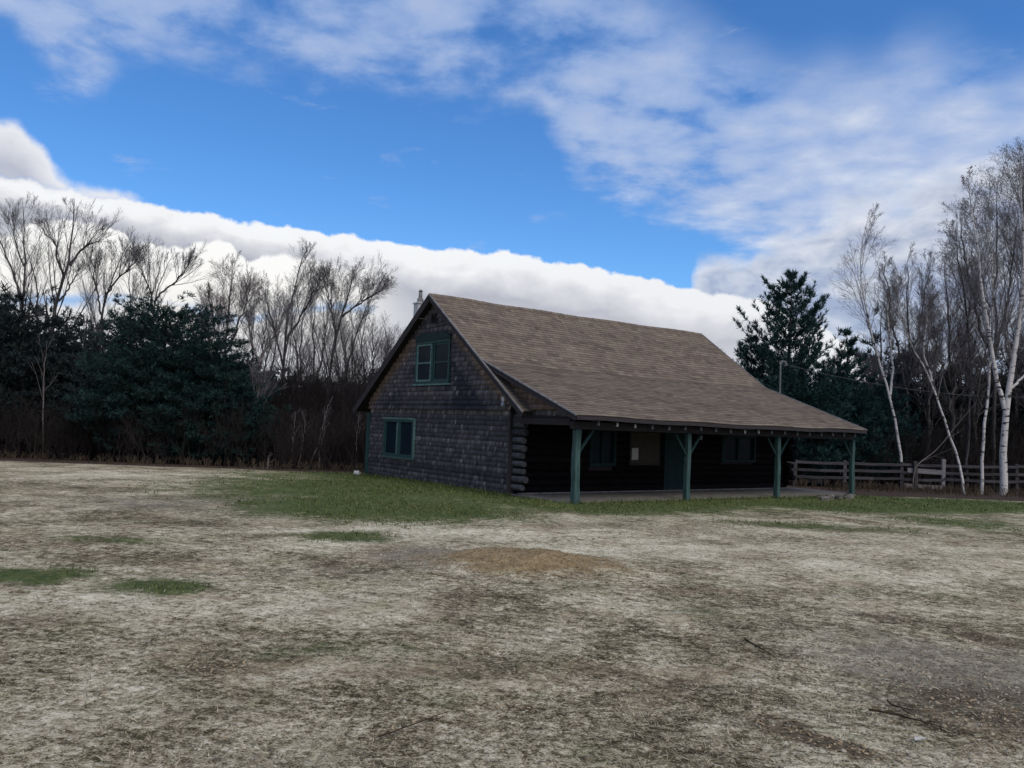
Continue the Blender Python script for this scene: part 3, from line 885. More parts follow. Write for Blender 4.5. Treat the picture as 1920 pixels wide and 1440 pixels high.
# gable vent
m_ = MB(); frame(m_, 4.08, 4.42, 4.87, 5.18, -.075, .02, .03)
vt = m_.build('gable_vent', M['dark_wood'], cabin)
m_ = MB()
for q in range(5): m_.bar((-.045, 4.11, 4.91 + q * .055), (-.045, 4.39, 4.91 + q * .055), .06, .012, upv=(.6, 0, .8))
m_.build('louvre', M['black'], vt)
# green corner board and rear corner post
m_ = MB(); m_.box(-.04, .03, DEP + .002, DEP + .16, -.3, 2.05); m_.box(-.04, .6, DEP + .02, DEP + .05, -.3, 2.0)
m_.build('corner_board', M['green'], cabin, .005)
m_ = MB(); m_.box(-.05, .03, .003, .07, -.15, 2.3); m_.build('corner_board', M['dark_wood'], cabin, .004)
# white floodlight on the gable corner
m_ = MB(); m_.box(-.13, -.03, .22, .36, 2.44, 2.56)
fl = m_.build('floodlight', M['paper'], cabin, .012)
m_ = MB(); m_.tube([(-.09, .29, 2.43), (-.11, .28, 2.37), (-.13, .26, 2.30)], [.03, .05, .065], 10); m_.build('lamp_head', M['white_metal'], fl)
# porch door
m_ = MB(); m_.box(5.84, 6.74, -.10, -.05, .0, 1.93)
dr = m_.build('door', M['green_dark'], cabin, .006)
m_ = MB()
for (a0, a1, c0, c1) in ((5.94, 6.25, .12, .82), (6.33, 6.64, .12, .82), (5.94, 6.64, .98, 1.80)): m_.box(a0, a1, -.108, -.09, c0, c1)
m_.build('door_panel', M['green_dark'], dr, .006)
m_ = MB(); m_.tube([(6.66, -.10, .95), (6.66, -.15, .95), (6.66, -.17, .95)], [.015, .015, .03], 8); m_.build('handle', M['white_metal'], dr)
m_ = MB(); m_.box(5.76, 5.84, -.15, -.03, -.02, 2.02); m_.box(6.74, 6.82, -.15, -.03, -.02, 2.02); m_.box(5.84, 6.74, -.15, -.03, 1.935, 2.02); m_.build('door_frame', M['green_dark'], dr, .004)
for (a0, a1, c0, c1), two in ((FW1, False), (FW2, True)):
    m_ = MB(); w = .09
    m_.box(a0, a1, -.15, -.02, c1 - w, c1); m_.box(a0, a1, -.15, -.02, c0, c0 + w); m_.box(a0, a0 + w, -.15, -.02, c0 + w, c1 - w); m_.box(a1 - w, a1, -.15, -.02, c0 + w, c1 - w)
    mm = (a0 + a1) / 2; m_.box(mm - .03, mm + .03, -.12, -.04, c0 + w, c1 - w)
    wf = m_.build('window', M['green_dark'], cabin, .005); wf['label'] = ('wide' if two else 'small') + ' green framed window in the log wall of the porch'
    for (p, q) in ((a0 + w, mm - .03), (mm + .03, a1 - w)):
        m2 = MB(); m2.quad((p, -.06, c0 + w), (q, -.06, c0 + w), (q, -.06, c1 - w), (p, -.06, c1 - w)); m2.build('pane', M['glass'], wf)
# metal chimney pipe behind the ridge
CY, CX = 5.35, -.02
m_ = MB(); zb = roofz(CY)
ccx, ccy = -.10, 5.10; zb = roofz(ccy) + .20
m_.box(ccx - .15, ccx + .15, ccy - .15, ccy + .15, zb - .28, zb + .20)
m_.box(ccx - .18, ccx + .18, ccy - .18, ccy + .18, zb + .20, zb + .25)
ch = m_.build('chimney', M['white_metal'], roof, .01)
m_ = MB(); m_.tube([(ccx, ccy, zb + .25), (ccx, ccy, zb + .38), (ccx, ccy, zb + .40), (ccx, ccy, zb + .60)], [.105, .10, .065, .055], 12)
m_.tube([(ccx, ccy, zb + .60), (ccx, ccy, zb + .62), (ccx, ccy, zb + .68)], [.02, .085, .02], 12); m_.build('flue_pipe', M['trim_grey'], ch)
# service mast and drop wire on far gable
ml = plane_pt = None
mx, my_ = 12.42, .55
m_ = MB(); m_.tube([(mx, my_, 1.2), (mx, my_, 3.5), (mx, my_, 4.42)], .03, 8)
mast = m_.build('service_mast', M['cable'], cabin)
m_ = MB(); m_.tube([(mx, my_, 4.42), (mx + .05, my_ - .03, 4.52), (mx + .14, my_ - .1, 4.50), (mx + .17, my_ - .12, 4.38)], [.035, .04, .05, .055], 8); m_.build('weatherhead', M['cable'], mast)
wpt = np.array([CO[0], CO[1], CO[2] + 4.40]); wpt[:2] += (mx + .17) * AX + (my_ - .12) * BK
q_ = at(1985, 742, 39.0); pts = []
for t in np.linspace(0, 1, 24):
    p = wpt * (1 - t) + q_ * t; p[2] -= 1.0 * 4 * t * (1 - t) * .45; pts.append(tuple(p))
m_ = MB(); m_.tube(pts, .006, 5)
tag(m_.build('power_line', M['cable']), 'thin power line sagging from the mast behind the roof to the right', 'power line')


def cab(x_, y_, z_):
    return (CO[0] + x_ * AX[0] + y_ * BK[0], CO[1] + x_ * AX[1] + y_ * BK[1], CO[2] + z_)


# things hung or lying by the cabin
nb = empty('notice_board', cab(4.87, -.16, 1.27), PI / 2 - TH, 'brown notice board on the dark log wall under the porch', 'notice board')
m_ = MB(); m_.box(-.60, .60, -.02, .02, -.46, .46); m_.build('panel', M['board'], nb, .004)
m_ = MB(); m_.quad((-.56, -.026, -.36), (-.29, -.026, -.35), (-.285, -.026, .0), (-.555, -.026, -.01)); m_.build('paper', M['paper'], nb)
m_ = MB()
for (p, q, c, d) in ((-.64, .64, .46, .52), (-.64, .64, -.52, -.46), (-.64, -.60, -.46, .46), (.60, .64, -.46, .46)): m_.box(p, q, -.03, .02, c, d)
m_.build('frame', M['dark_wood'], nb)
nb2 = empty('wall_lantern', cab(7.25, -.16, 1.72), PI / 2 - TH, 'small metal lantern on the log wall right of the porch door', 'lantern')
m_ = MB(); m_.tube([(0, .02, 0), (0, -.06, .03), (0, -.10, .0)], .012, 6); m_.build('bracket', M['cable'], nb2)
m_ = MB(); m_.tube([(0, -.10, 0), (0, -.10, -.02), (0, -.10, -.13), (0, -.10, -.15)], [.02, .06, .05, .02], 8); m_.build('lantern_body', M['white_metal'], nb2)
# white plastic bucket by back corner
p = at(671, 877, 28.35); bz = tz(p[0], p[1])
bk = empty('bucket', (p[0] - .02, p[1], bz), 0, 'small white bucket lying on its side at the left foot of the cabin', 'bucket')
m_ = MB(); m_.tube([(-.16, 0, .14), (-.10, 0, .14), (.14, -.05, .14), (.14, -.05, .145)], [.125, .125, .145, .135], 14); m_.build('body', M['white'], bk, smooth=False); bk.scale = (.62, .62, .62)
m_ = MB(); m_.tube([(.13, -.05 + .15 * math.cos(a), .14 + .12 * math.sin(a)) for a in np.linspace(.2, 2.9, 9)], .006, 5); m_.build('handle', M['cable'], bk)
# broken concrete / stones on the slab end
for k, (px_, py_, s0, lb) in enumerate(((1545, 933, .10, 'pale broken slab of concrete at the right end of the porch floor'), (1556, 929, .13, 'larger pale flat stone leaning on the porch floor end'), (1572, 930, .09, 'small grey stone beside the last porch post'), (1590, 930, .11, 'grey stone at the foot of the last porch post'))):
    r_ = ray(px_, py_); t = (-.12 - EYE) / r_[2]; p = CAMP + r_ * t
    bm_ = MB(); m_ = bm_
    rr_ = random.Random(k + 40); n_ = 8
    ring = lambda sc, zz: [(sc * s0 * math.cos(q * 2 * PI / n_) * rr_.uniform(.75, 1.25) * 1.5, sc * s0 * math.sin(q * 2 * PI / n_) * rr_.uniform(.7, 1.2), zz + rr_.uniform(-.012, .012)) for q in range(n_)]
    R0, R1, R2 = ring(1, -.05), ring(1.05, .05), ring(.75, .05 + s0 * .35)
    for A_, B2 in ((R0, R1), (R1, R2)):
        for q in range(n_): m_.quad(A_[q], A_[(q + 1) % n_], B2[(q + 1) % n_], B2[q], rr_.random())
    m_.poly(R2)
    o = m_.build('broken_concrete' if k < 2 else 'stone', M['concrete'])
    o.location = (p[0], p[1], tz(p[0], p[1]) + .04); o.rotation_euler = (.1, .15 * k, k)
    tag(o, lb, 'stone')
# litter scrap
m_ = MB(); m_.quad((0, 0, 0), (.075, .01, .012), (.08, .035, .006), (.005, .03, .01)); m_.quad((0, 0, 0), (.005, .03, .01), (.002, .034, .03), (-.003, .006, .022))
o = m_.build('paper_scrap', M['paper']); o.location = (2.37, 4.71, tz(2.37, 4.71) + .012)
tag(o, 'tiny white scrap of paper on the dirt at the lower right', 'scrap')
# fallen twigs on the ground
for k, (a_, b_, lb) in enumerate(((((1630, 1332), (1775, 1368)), .008, 'long dark fallen twig on the dirt in the lower right'), (((1668, 1318), (1722, 1350)), .007, 'short dark fallen twig beside the longer one'), (((1395, 1195), (1452, 1232)), .008, 'fallen twig lying in the middle of the pale dirt on the right'), (((705, 1383), (842, 1336)), .006, 'dark fallen twig lying in the dead grass at the bottom centre'))):
    pts = []
    for t in np.linspace(0, 1, 7):
        r_ = ray(a_[0][0] + (a_[1][0] - a_[0][0]) * t, a_[0][1] + (a_[1][1] - a_[0][1]) * t); q = CAMP + r_ * ((-.05 - EYE) / r_[2])
        pts.append((q[0] + random.uniform(-.02, .02), q[1] + random.uniform(-.02, .02), tz(q[0], q[1]) + .018 + random.uniform(-.004, .008)))
    m_ = MB(); m_.tube(pts, np.linspace(b_, b_ * .35, 7), 6)
    for q in (2, 4):
        d = np.array(pts[q + 1]) - np.array(pts[q]); e = np.array(pts[q]); s = np.array([-d[1], d[0], 0]) * (1 if q == 2 else -1)
        m_.tube([tuple(e), tuple(e + d * .5 + s * .5), tuple(e + d * .9 + s * .8 + np.array([0, 0, .01]))], [b_ * .5, b_ * .35, b_ * .2], 5)
    tag(m_.build('fallen_twig', M['twig_dark']), lb, 'twig')

# ------------------------------------------------------------------ fence
fx = [10.6, 12.98, 15.23, 17.83, 19.7, 23.07, 26.2]
FYS = 37.0
fence = empty('rail_fence', (17.0, FYS, tz(17, FYS)), 0, 'weathered wooden three rail fence right of the cabin', 'fence')
fo = np.array([17.0, FYS, tz(17, FYS)])
r_ = random.Random(6)
ztop = lambda x_: .58 + .017 * (x_ - 15)
for i, x_ in enumerate(fx):
    g0 = tz(x_, FYS) - .2; tall = i == 4
    m_ = MB(); w = .125 if not tall else .135
    zt_ = ztop(x_) + (.10 if not tall else .26)
    m_.bar((x_ - fo[0], 0, g0 - fo[2]), (x_ - fo[0] + r_.uniform(-.04, .04), r_.uniform(-.03, .03), zt_ - fo[2]), w * 1.25, w * 1.25, r_.random(), upv=(0, 1, 0))
    o = m_.build('post', M['rail_pale'] if tall else M['rail'], fence, .015)
    if tall: o['label'] = 'taller pale square post'
    if i < len(fx) - 1:
        x2 = fx[i + 1]
        for dz in (-.02, -.36, -.68):
            m_ = MB(); ja, jb = r_.uniform(-.03, .03), r_.uniform(-.03, .03)
            P0 = np.array([x_ - fo[0], -.075, ztop(x_) + dz + ja - fo[2]]); P1 = np.array([x2 - fo[0], -.075, ztop(x2) + dz + jb - fo[2]])
            mid = (P0 + P1) / 2 + np.array([0, 0, -.02])
            m_.bar(P0, mid, .05, .12, r_.random()); m_.bar(mid, P1, .05, .12, r_.random())
            m_.build('rail', M['rail'], fence)
m_ = MB(); m_.bar((18.05 - fo[0], -.12, .36 - fo[2]), (19.62 - fo[0], -.13, .31 - fo[2]), .04, .21); o = m_.build('plank', M['rail_pale'], fence); o['label'] = 'pale wide plank'
m_ = MB(); m_.bar((17.9 - fo[0], -.12, -.33 - fo[2]), (19.64 - fo[0], -.12, -.37 - fo[2]), .04, .17); o = m_.build('plank', M['rail_pale'], fence); o['label'] = 'pale wide plank'
m_ = MB(); m_.bar((18.42 - fo[0], -.2, -.75 - fo[2]), (18.36 - fo[0], -.17, .78 - fo[2]), .16, .15, upv=(0, 1, 0)); m_.build('post', M['bark'], fence, .02)


# ------------------------------------------------------------------ trees
def resample(pts, K, rg, wob=.03):
    pts = np.array(pts, float); s = np.r_[0, np.cumsum(np.linalg.norm(np.diff(pts, axis=0), axis=1))]
    t = np.linspace(0, s[-1], K)
    out = np.stack([np.interp(t, s, pts[:, i]) for i in range(3)], -1)
    for _ in range(2): out[1:-1] = .25 * out[:-2] + .5 * out[1:-1] + .25 * out[2:]
    out[1:-1] += rg.normal(0, wob, (K - 2, 3)) * np.array([1, 1, .3])
    return out


def grow(P, R, n, t0, t1, ang, lr, up, wob, K, rg, Lmin=0, rr=.5, taper=.6, rmin=.005, tip=.3, angv=.2, lv=.35):
    B, K0, _ = P.shape
    t = t0 + (t1 - t0) * (np.arange(n)[None] + rg.random((B, n))) / n
    ix = np.clip(t * (K0 - 1), 0, K0 - 1.001); i0 = ix.astype(int); fr = (ix - i0)[..., None]
    bi = np.arange(B)[:, None]
    pos = P[bi, i0] * (1 - fr) + P[bi, i0 + 1] * fr
    tan = nrm(P[bi, i0 + 1] - P[bi, i0])
    rad = R[bi, i0] * (1 - fr[..., 0]) + R[bi, i0 + 1] * fr[..., 0]
    L = np.linalg.norm(np.diff(P, axis=1), axis=-1).sum(1)[:, None]
    L = np.maximum(L, Lmin)
    ln = L * lr * (1 - taper * (t - t0) / max(1e-6, t1 - t0)) * rg.uniform(1 - lv, 1 + lv, (B, n))
    pos = pos.reshape(-1, 3); tan = tan.reshape(-1, 3); rad = rad.ravel(); ln = ln.ravel()
    N = len(pos)
    per = nrm(np.cross(tan, rg.normal(size=(N, 3))))
    a = ang + rg.normal(0, angv, N)
    d = nrm(np.cos(a)[:, None] * tan + np.sin(a)[:, None] * per + np.array([0, 0, up]))
    C = np.empty((N, K, 3)); C[:, 0] = pos; st = (ln / (K - 1))[:, None]
    for k in range(1, K):
        C[:, k] = C[:, k - 1] + d * st
        d = nrm(d + rg.normal(0, wob, (N, 3)) + np.array([0, 0, up * .35]))
    r0 = np.maximum(np.minimum(rad * rr, ln * .02 + .004), rmin)
    RR = np.maximum(r0[:, None] * np.linspace(1, tip, K)[None], rmin * .8)
    return C, RR


def bare(name, base, stems, levels, tmat, cmat, label, cat, group=None, seed=0, K=17, flakes=0, split=1, nside=7):
    """stems: list of (points, r0, r1) in world space; levels: list of kwargs to grow"""
    rg = np.random.default_rng(seed)
    root = empty(name, tuple(base), 0, label, cat, group)
    full = []
    for s_ in stems:
        p0 = np.array(s_[0][0]); g0 = tz(p0[0], p0[1]); q_ = list(s_[0])
        if p0[2] - g0 < 2.4: q_ = [np.array([p0[0], p0[1], g0 - .12])] + [p for p in q_ if p[2] > g0 + .25]
        full.append((q_,) + tuple(s_[1:]))
    stems = full
    P = np.stack([resample(s[0], K, rg, s[3] if len(s) > 3 else .03) for s in stems]) - np.array(base)
    R = np.stack([(s[1] - .006) * (1 - np.linspace(0, 1, K)) ** .85 + .006 for s in stems])
    thick = [tubes(P, R, nside)]; thin = []
    lv = 0
    for kw in levels:
        P, R = grow(P, R, rg=rg, **kw)
        (thick if lv < split else thin).append(tubes(P, R, 5 if lv < split else 3)); lv += 1
    V, Q_ = join(thick)
    link('trunk', np_mesh('trunk', V, Q_, rg.random(len(Q_)), True), tmat, root)
    if flakes:
        tips = np.repeat(P[:, -1], flakes, 0) + rg.normal(0, .05, (len(P) * flakes, 3))
        sz = rg.uniform(.012, .030, len(tips))[:, None]
        a1 = nrm(rg.normal(size=tips.shape)) * sz; a2 = nrm(rg.normal(size=tips.shape)) * sz
        thin.append((np.stack([tips - a1, tips + a2, tips + a1, tips - a2], 1).reshape(-1, 3), np.arange(len(tips) * 4).reshape(-1, 4)))
    V, Q_ = join(thin)
    link('crown', np_mesh('crown', V, Q_, rg.random(len(Q_))), cmat, root)
    return root


def copy_tree(o, loc, rz, sc, label=None, group=None):
    c = o.copy(); COL.objects.link(c); c.location = loc; c.rotation_euler = (0, 0, rz); c.scale = sc
    if label: c['label'] = label
    if group: c['group'] = group
    for ch in [q for q in bpy.data.objects if q.parent == o]:
        d = ch.copy(); COL.objects.link(d); d.parent = c
    return c


def stem(pix, Y, r0, r1, wob=.03, dy=0.0):
    n_ = len(pix)
    return ([at(p[0], p[1], Y + dy * math.sin(i * 1.7)) for i, p in enumerate(pix)], r0, r1, wob)


def gbase(px_, Y):
    p = at(px_, 800, Y); return np.array([p[0], p[1], tz(p[0], p[1])])


BROOM = [dict(Lmin=6.5, n=18, t0=.28, t1=.97, ang=.48, lr=.36, up=.28, wob=.05, K=6, taper=.80, rr=.42),
         dict(n=7, t0=.15, t1=.98, ang=.46, lr=.55, up=.18, wob=.06, K=5, rmin=.005, rr=.45),
         dict(n=5, t0=.15, t1=1, ang=.46, lr=.6, up=.14, wob=.08, K=4, rmin=.0038),
         dict(n=3, t0=.2, t1=1, ang=.5, lr=.6, up=.1, wob=.09, K=3, rmin=.0030)]
SPARSE = [dict(Lmin=6.5, n=14, t0=.35, t1=.97, ang=.48, lr=.31, up=.30, wob=.07, K=6, taper=.82, rr=.42),
          dict(n=6, t0=.2, t1=.98, ang=.5, lr=.58, up=.18, wob=.08, K=5, rmin=.005, rr=.45),
          dict(n=5, t0=.2, t1=1, ang=.5, lr=.6, up=.14, wob=.09, K=4, rmin=.0038),
          dict(n=3, t0=.2, t1=1, ang=.5, lr=.6, up=.1, wob=.1, K=3, rmin=.0030)]
DENSE = [dict(Lmin=6.5, n=20, t0=.25, t1=.97, ang=.46, lr=.36, up=.30, wob=.06, K=6, taper=.78, rr=.38),
         dict(n=8, t0=.12, t1=.98, ang=.52, lr=.58, up=.14, wob=.08, K=5, rmin=.0048, rr=.45),
         dict(n=6, t0=.15, t1=1, ang=.54, lr=.6, up=.08, wob=.10, K=4, rmin=.0038),
         dict(n=3, t0=.2, t1=1, ang=.56, lr=.6, up=.05, wob=.12, K=3, rmin=.0030)]

# left bare trees, rising behind the evergreens
Y0 = 40
bare('bare_tree', gbase(30, Y0), [stem([(58, 870), (47, 700), (45, 542), (44, 460), (49, 437), (42, 372)], Y0, 0.115, .02, .03, .3), stem([(47, 620), (38, 545), (15, 490), (-4, 440), (-15, 410)], Y0, 0.072, .02, .05, .3), stem([(45, 500), (33, 470), (25, 440), (18, 410)], Y0, 0.043, .015)],
     SPARSE, M['bark'], M['twig'], 'slender forked bare tree at the left edge above dark evergreens', 'tree', seed=1)
bare('bare_tree', gbase(75, Y0), [stem([(80, 870), (75, 700), (71, 552), (62, 500), (52, 478), (44, 440)], Y0 + 1, 0.086, .02, .04, .3)],
     SPARSE, M['bark'], M['twig'], 'thin crooked bare tree between the two tallest on the left', 'tree', seed=2)
bare('bare_tree', gbase(80, Y0 - 1), [stem([(75, 870), (85, 720), (100, 577), (122, 522), (134, 470), (141, 420), (140, 372)], Y0 - 1, 0.158, .03, .03, .3), stem([(120, 522), (107, 480), (104, 450), (84, 442), (78, 420)], Y0 - 1, 0.065, .02, .03, .4), stem([(132, 498), (148, 472), (165, 458), (195, 448)], Y0 - 1, 0.065, .02, .03, .5), stem([(110, 565), (130, 540), (140, 520), (150, 500)], Y0 - 1, 0.050, .015, .03, .5)],
     SPARSE, M['bark'], M['twig'], 'tall leaning bare tree with a bushy tuft at its top, left side', 'tree', seed=3)
bare('bare_tree', gbase(180, Y0), [stem([(175, 870), (185, 700), (192, 570), (205, 535), (222, 490), (246, 450)], Y0, 0.108, .02, .04, .3), stem([(198, 555), (220, 520), (240, 508), (262, 480)], Y0, 0.058, .015, .04, .4), stem([(190, 590), (180, 540), (172, 500), (168, 470)], Y0, 0.050, .015, .04, .4)],
     BROOM[:3] + [dict(BROOM[3], n=2)], M['bark'], M['twig'], 'bare tree with spreading branches behind the dip in the evergreens', 'tree', seed=4)
bare('bare_tree', gbase(285, Y0), [stem([(282, 870), (288, 700), (288, 570), (300, 530), (312, 505), (328, 472)], Y0 + 2, 0.094, .02, .04, .3), stem([(288, 590), (280, 540), (262, 500), (255, 480)], Y0 + 2, 0.058, .015, .04, .3), stem([(292, 560), (325, 530), (345, 510), (362, 482)], Y0 + 2, 0.058, .012, .04, .3)],
     BROOM, M['bark'], M['twig'], 'bare tree with a broom of fine twigs above the big evergreen', 'tree', seed=5)
bare('bare_tree', gbase(245, Y0 + 3), [stem([(240, 870), (238, 700), (243, 560), (240, 500), (236, 465)], Y0 + 3, 0.072, .015, .05, .3)],
     BROOM, M['bark'], M['twig'], 'small twiggy bare tree just left of the big evergreen top', 'tree', seed=55)
# reddish dense one and the mid group
bare('bare_tree', gbase(420, Y0), [stem([(425, 870), (424, 740), (424, 640), (428, 580), (433, 540), (437, 492)], Y0, 0.101, .02, .03, .4), stem([(424, 690), (405, 620), (395, 575), (388, 540)], Y0, 0.065, .015, .04, .5), stem([(426, 660), (452, 600), (465, 560), (470, 530)], Y0, 0.065, .015, .04, .5)],
     DENSE, M['bark'], M['twig_red'], 'dense reddish bare tree just right of the big evergreen', 'tree', seed=6)
bare('bare_tree', gbase(437, 35), [stem([(437, 870), (458, 825), (474, 790), (484, 755), (488, 734), (482, 706), (487, 678)], 35, .085, .055, .02, .1), stem([(487, 680), (500, 652), (514, 630), (528, 605), (540, 582)], 35, .06, .03, .02, .2), stem([(486, 678), (478, 660), (470, 635), (468, 600)], 35, .05, .02, .02, .2)],
     SPARSE, M['brush_pale'], M['twig'], 'pale trunked leaning tree crossing the dark brush left of the cabin', 'tree', seed=7)
bare('bare_tree', gbase(520, Y0), [stem([(530, 870), (530, 760), (533, 664), (538, 600), (553, 530), (566, 490), (577, 465)], Y0, 0.108, .02, .03, .3), stem([(535, 640), (565, 590), (585, 555), (600, 520)], Y0, 0.065, .02, .03, .4), stem([(532, 690), (515, 620), (500, 570), (498, 540)], Y0, 0.058, .015, .03, .4)],
     DENSE, M['bark'], M['twig'], 'tallest bare tree in the row between the evergreen and the cabin', 'tree', seed=8)
bare('bare_tree', gbase(610, Y0), [stem([(600, 870), (610, 760), (624, 664), (632, 620), (640, 592), (650, 572), (662, 520), (668, 495)], Y0, 0.108, .02, .03, .3), stem([(640, 595), (672, 570), (700, 552), (722, 540)], Y0, 0.058, .015, .03, .3), stem([(630, 630), (620, 580), (615, 540), (612, 515)], Y0, 0.058, .015, .03, .3)],
     DENSE, M['bark'], M['twig'], 'bare tree with a rounded twiggy crown left of the cabin', 'tree', seed=9)
bare('bare_tree', gbase(640, Y0 + 1), [stem([(636, 870), (645, 760), (653, 670), (668, 630), (676, 606), (690, 565), (705, 540)], Y0 + 1, 0.094, .02, .03, .3)],
     DENSE, M['bark'], M['twig'], 'leaning bare tree nearest the left slope of the cabin roof', 'tree', seed=10)
proto = bare('bare_tree', gbase(585, 46), [stem([(585, 870), (588, 760), (590, 660), (586, 600), (590, 555)], 46, .11, .015, .05, .4), stem([(588, 720), (606, 660), (612, 610), (618, 575)], 46, .07, .012, .05, .4)],
             DENSE[:3], M['bark'], M['twig'], 'thin bare tree in the tangled row behind, left of the cabin', 'tree', 'thin bare trees in the row behind', seed=12)
for k, (px_, Y, sc, lb) in enumerate(((470, 47, .95, 0), (500, 50, .9, 0), (555, 48, 1.0, 0), (680, 47, .92, 0), (715, 46, .86, 0), (735, 49, .84, 0), (630, 50, .98, 0), (655, 48, .8, 0), (380, 48, 1.0, 0))):
    copy_tree(proto, tuple(gbase(px_, Y)), k * 1.9, (sc * 1.05, sc * 1.05, sc))

# right hand bare trees
Y1 = 37
BIR = [dict(Lmin=5.0, n=20, t0=.36, t1=.98, ang=.46, lr=.26, up=.28, wob=.06, K=6, taper=.76, rr=.38),
       dict(n=8, t0=.15, t1=.98, ang=.48, lr=.58, up=.10, wob=.09, K=5, rmin=.0045, rr=.45),
       dict(n=6, t0=.15, t1=1, ang=.5, lr=.6, up=.0, wob=.12, K=4, rmin=.0036),
       dict(n=3, t0=.3, t1=1, ang=.55, lr=.6, up=-.05, wob=.14, K=3, rmin=.0028)]
bare('birch_tree', gbase(1690, Y1), [stem([(1692, 880), (1682, 803), (1673, 763), (1664, 722), (1653, 687), (1641, 655), (1633, 627), (1622, 575), (1614, 540), (1608, 500), (1617, 450), (1632, 392)], Y1, .072, .010, .02, .2), stem([(1668, 748), (1672, 715), (1673, 667), (1668, 620), (1660, 575), (1690, 520)], Y1, .06, .015, .03, .2)],
     BIR, M['birch'], M['twig'], 'slim pale birch leaning left beside the dark pine', 'birch', seed=21, split=0)
bare('birch_tree', gbase(1807, Y1 - 1), [stem([(1808, 885), (1795, 850), (1780, 820), (1764, 770), (1750, 720), (1739, 690), (1725, 672), (1710, 660), (1700, 640), (1690, 600), (1680, 560), (1685, 500)], Y1 - 1, .062, .012, .02, .2), stem([(1748, 715), (1738, 690), (1733, 668), (1733, 640), (1738, 590), (1745, 520)], Y1 - 1, .045, .012, .03, .2)],
     BIR, M['birch'], M['twig'], 'crooked thin birch leaning left behind the fence', 'birch', seed=22, split=0)
bare('birch_tree', gbase(1814, Y1), [stem([(1813, 890), (1815, 830), (1818, 763), (1820, 720), (1822, 680), (1815, 600), (1800, 500), (1790, 420)], Y1, .075, .012, .03, .2)],
     BIR, M['bark'], M['twig'], 'grey straight trunk rising beside the crooked birch foot', 'tree', seed=23)
bare('birch_tree', gbase(1840, Y1 - 1), [stem([(1841, 915), (1840, 880), (1840, 840), (1846, 800), (1850, 763), (1856, 700), (1862, 600), (1860, 480), (1850, 380)], Y1 - 1.2, .075, .012, .02, .2)],
     BIR, M['birch'], M['twig'], 'thin white birch between the crooked one and the big forked one', 'birch', seed=24, split=0)
bare('birch_tree', gbase(1882, Y1 - 1.5), [stem([(1882, 915), (1882, 847), (1881, 800), (1884, 763), (1890, 735), (1895, 713), (1902, 660), (1908, 630), (1914, 590), (1917, 547), (1921, 490), (1916, 400), (1912, 300)], Y1 - 1.5, .165, .015, .015, .15), stem([(1884, 768), (1872, 735), (1866, 700), (1862, 670), (1857, 630), (1848, 590), (1843, 565), (1834, 480), (1822, 390), (1815, 335)], Y1 - 1.5, .10, .012, .02, .15), stem([(1897, 728), (1910, 715), (1925, 700), (1950, 640)], Y1 - 1.5, .06, .012), stem([(1917, 560), (1928, 480), (1940, 400), (1945, 320)], Y1 - 1.5, .06, .012)],
     [dict(BIR[0], n=15)] + BIR[1:], M['birch'], M['twig'], 'big white forked birch trunk behind the fence at the right', 'birch', seed=25, flakes=1, split=0)
GREY = [dict(Lmin=6.5, n=20, t0=.30, t1=.97, ang=.60, lr=.36, up=.22, wob=.07, K=6, taper=.74, rr=.36),
        dict(n=8, t0=.12, t1=.98, ang=.54, lr=.58, up=.12, wob=.09, K=5, rmin=.0045, rr=.45),
        dict(n=6, t0=.15, t1=1, ang=.56, lr=.6, up=.06, wob=.12, K=4, rmin=.0036),
        dict(n=3, t0=.3, t1=1, ang=.6, lr=.6, up=0, wob=.15, K=3, rmin=.0028)]
bare('bare_tree', gbase(1868, Y1 + 3), [stem([(1862, 880), (1862, 760), (1868, 640), (1866, 520), (1868, 420), (1872, 330)], Y1 + 3, .105, .02, .04, .3), stem([(1864, 700), (1835, 600), (1815, 520), (1803, 450), (1800, 390)], Y1 + 3, .09, .015, .05, .4), stem([(1866, 660), (1890, 560), (1900, 470), (1905, 390)], Y1 + 3, .09, .015, .05, .4)],
     GREY, M['bark'], M['twig'], 'tall grey bare tree with a broad round crown, behind the forked birch', 'tree', seed=26, flakes=1)
bare('bare_tree', gbase(1960, Y1 + 2), [stem([(1965, 880), (1962, 740), (1955, 600), (1950, 450), (1945, 290)], Y1 + 2, .11, .02, .04, .3), stem([(1960, 720), (1935, 600), (1925, 480), (1922, 360), (1918, 290)], Y1 + 2, .1, .015, .05, .4)],
     GREY, M['bark'], M['twig'], 'tallest bare tree, cut by the right edge of the photo', 'tree', seed=27, flakes=1)
bare('bare_tree', gbase(1780, Y1 + 4), [stem([(1785, 880), (1786, 760), (1780, 660), (1778, 560), (1770, 490)], Y1 + 4, .12, .018, .04, .3), stem([(1785, 740), (1808, 640), (1820, 560), (1828, 500)], Y1 + 4, .08, .015, .05, .4), stem([(1786, 780), (1760, 680), (1748, 620), (1745, 560)], Y1 + 4, .08, .015, .05, .4)],
     GREY, M['bark'], M['twig_red'], 'twiggy darker bare tree lower left of the broad round crown', 'tree', seed=28, flakes=1)
bare('bare_tree', gbase(1700, Y1 + 5), [stem([(1702, 880), (1700, 760), (1705, 640), (1700, 560), (1706, 470)], Y1 + 5, .10, .015, .04, .3), stem([(1702, 740), (1680, 640), (1665, 560), (1658, 480)], Y1 + 5, .07, .012, .05, .3), stem([(1702, 720), (1722, 620), (1735, 540), (1742, 480)], Y1 + 5, .07, .012, .05, .3)],
     BIR, M['bark'], M['twig'], 'misty fine twigged bare tree between the slim birch and the round crown', 'tree', seed=29)
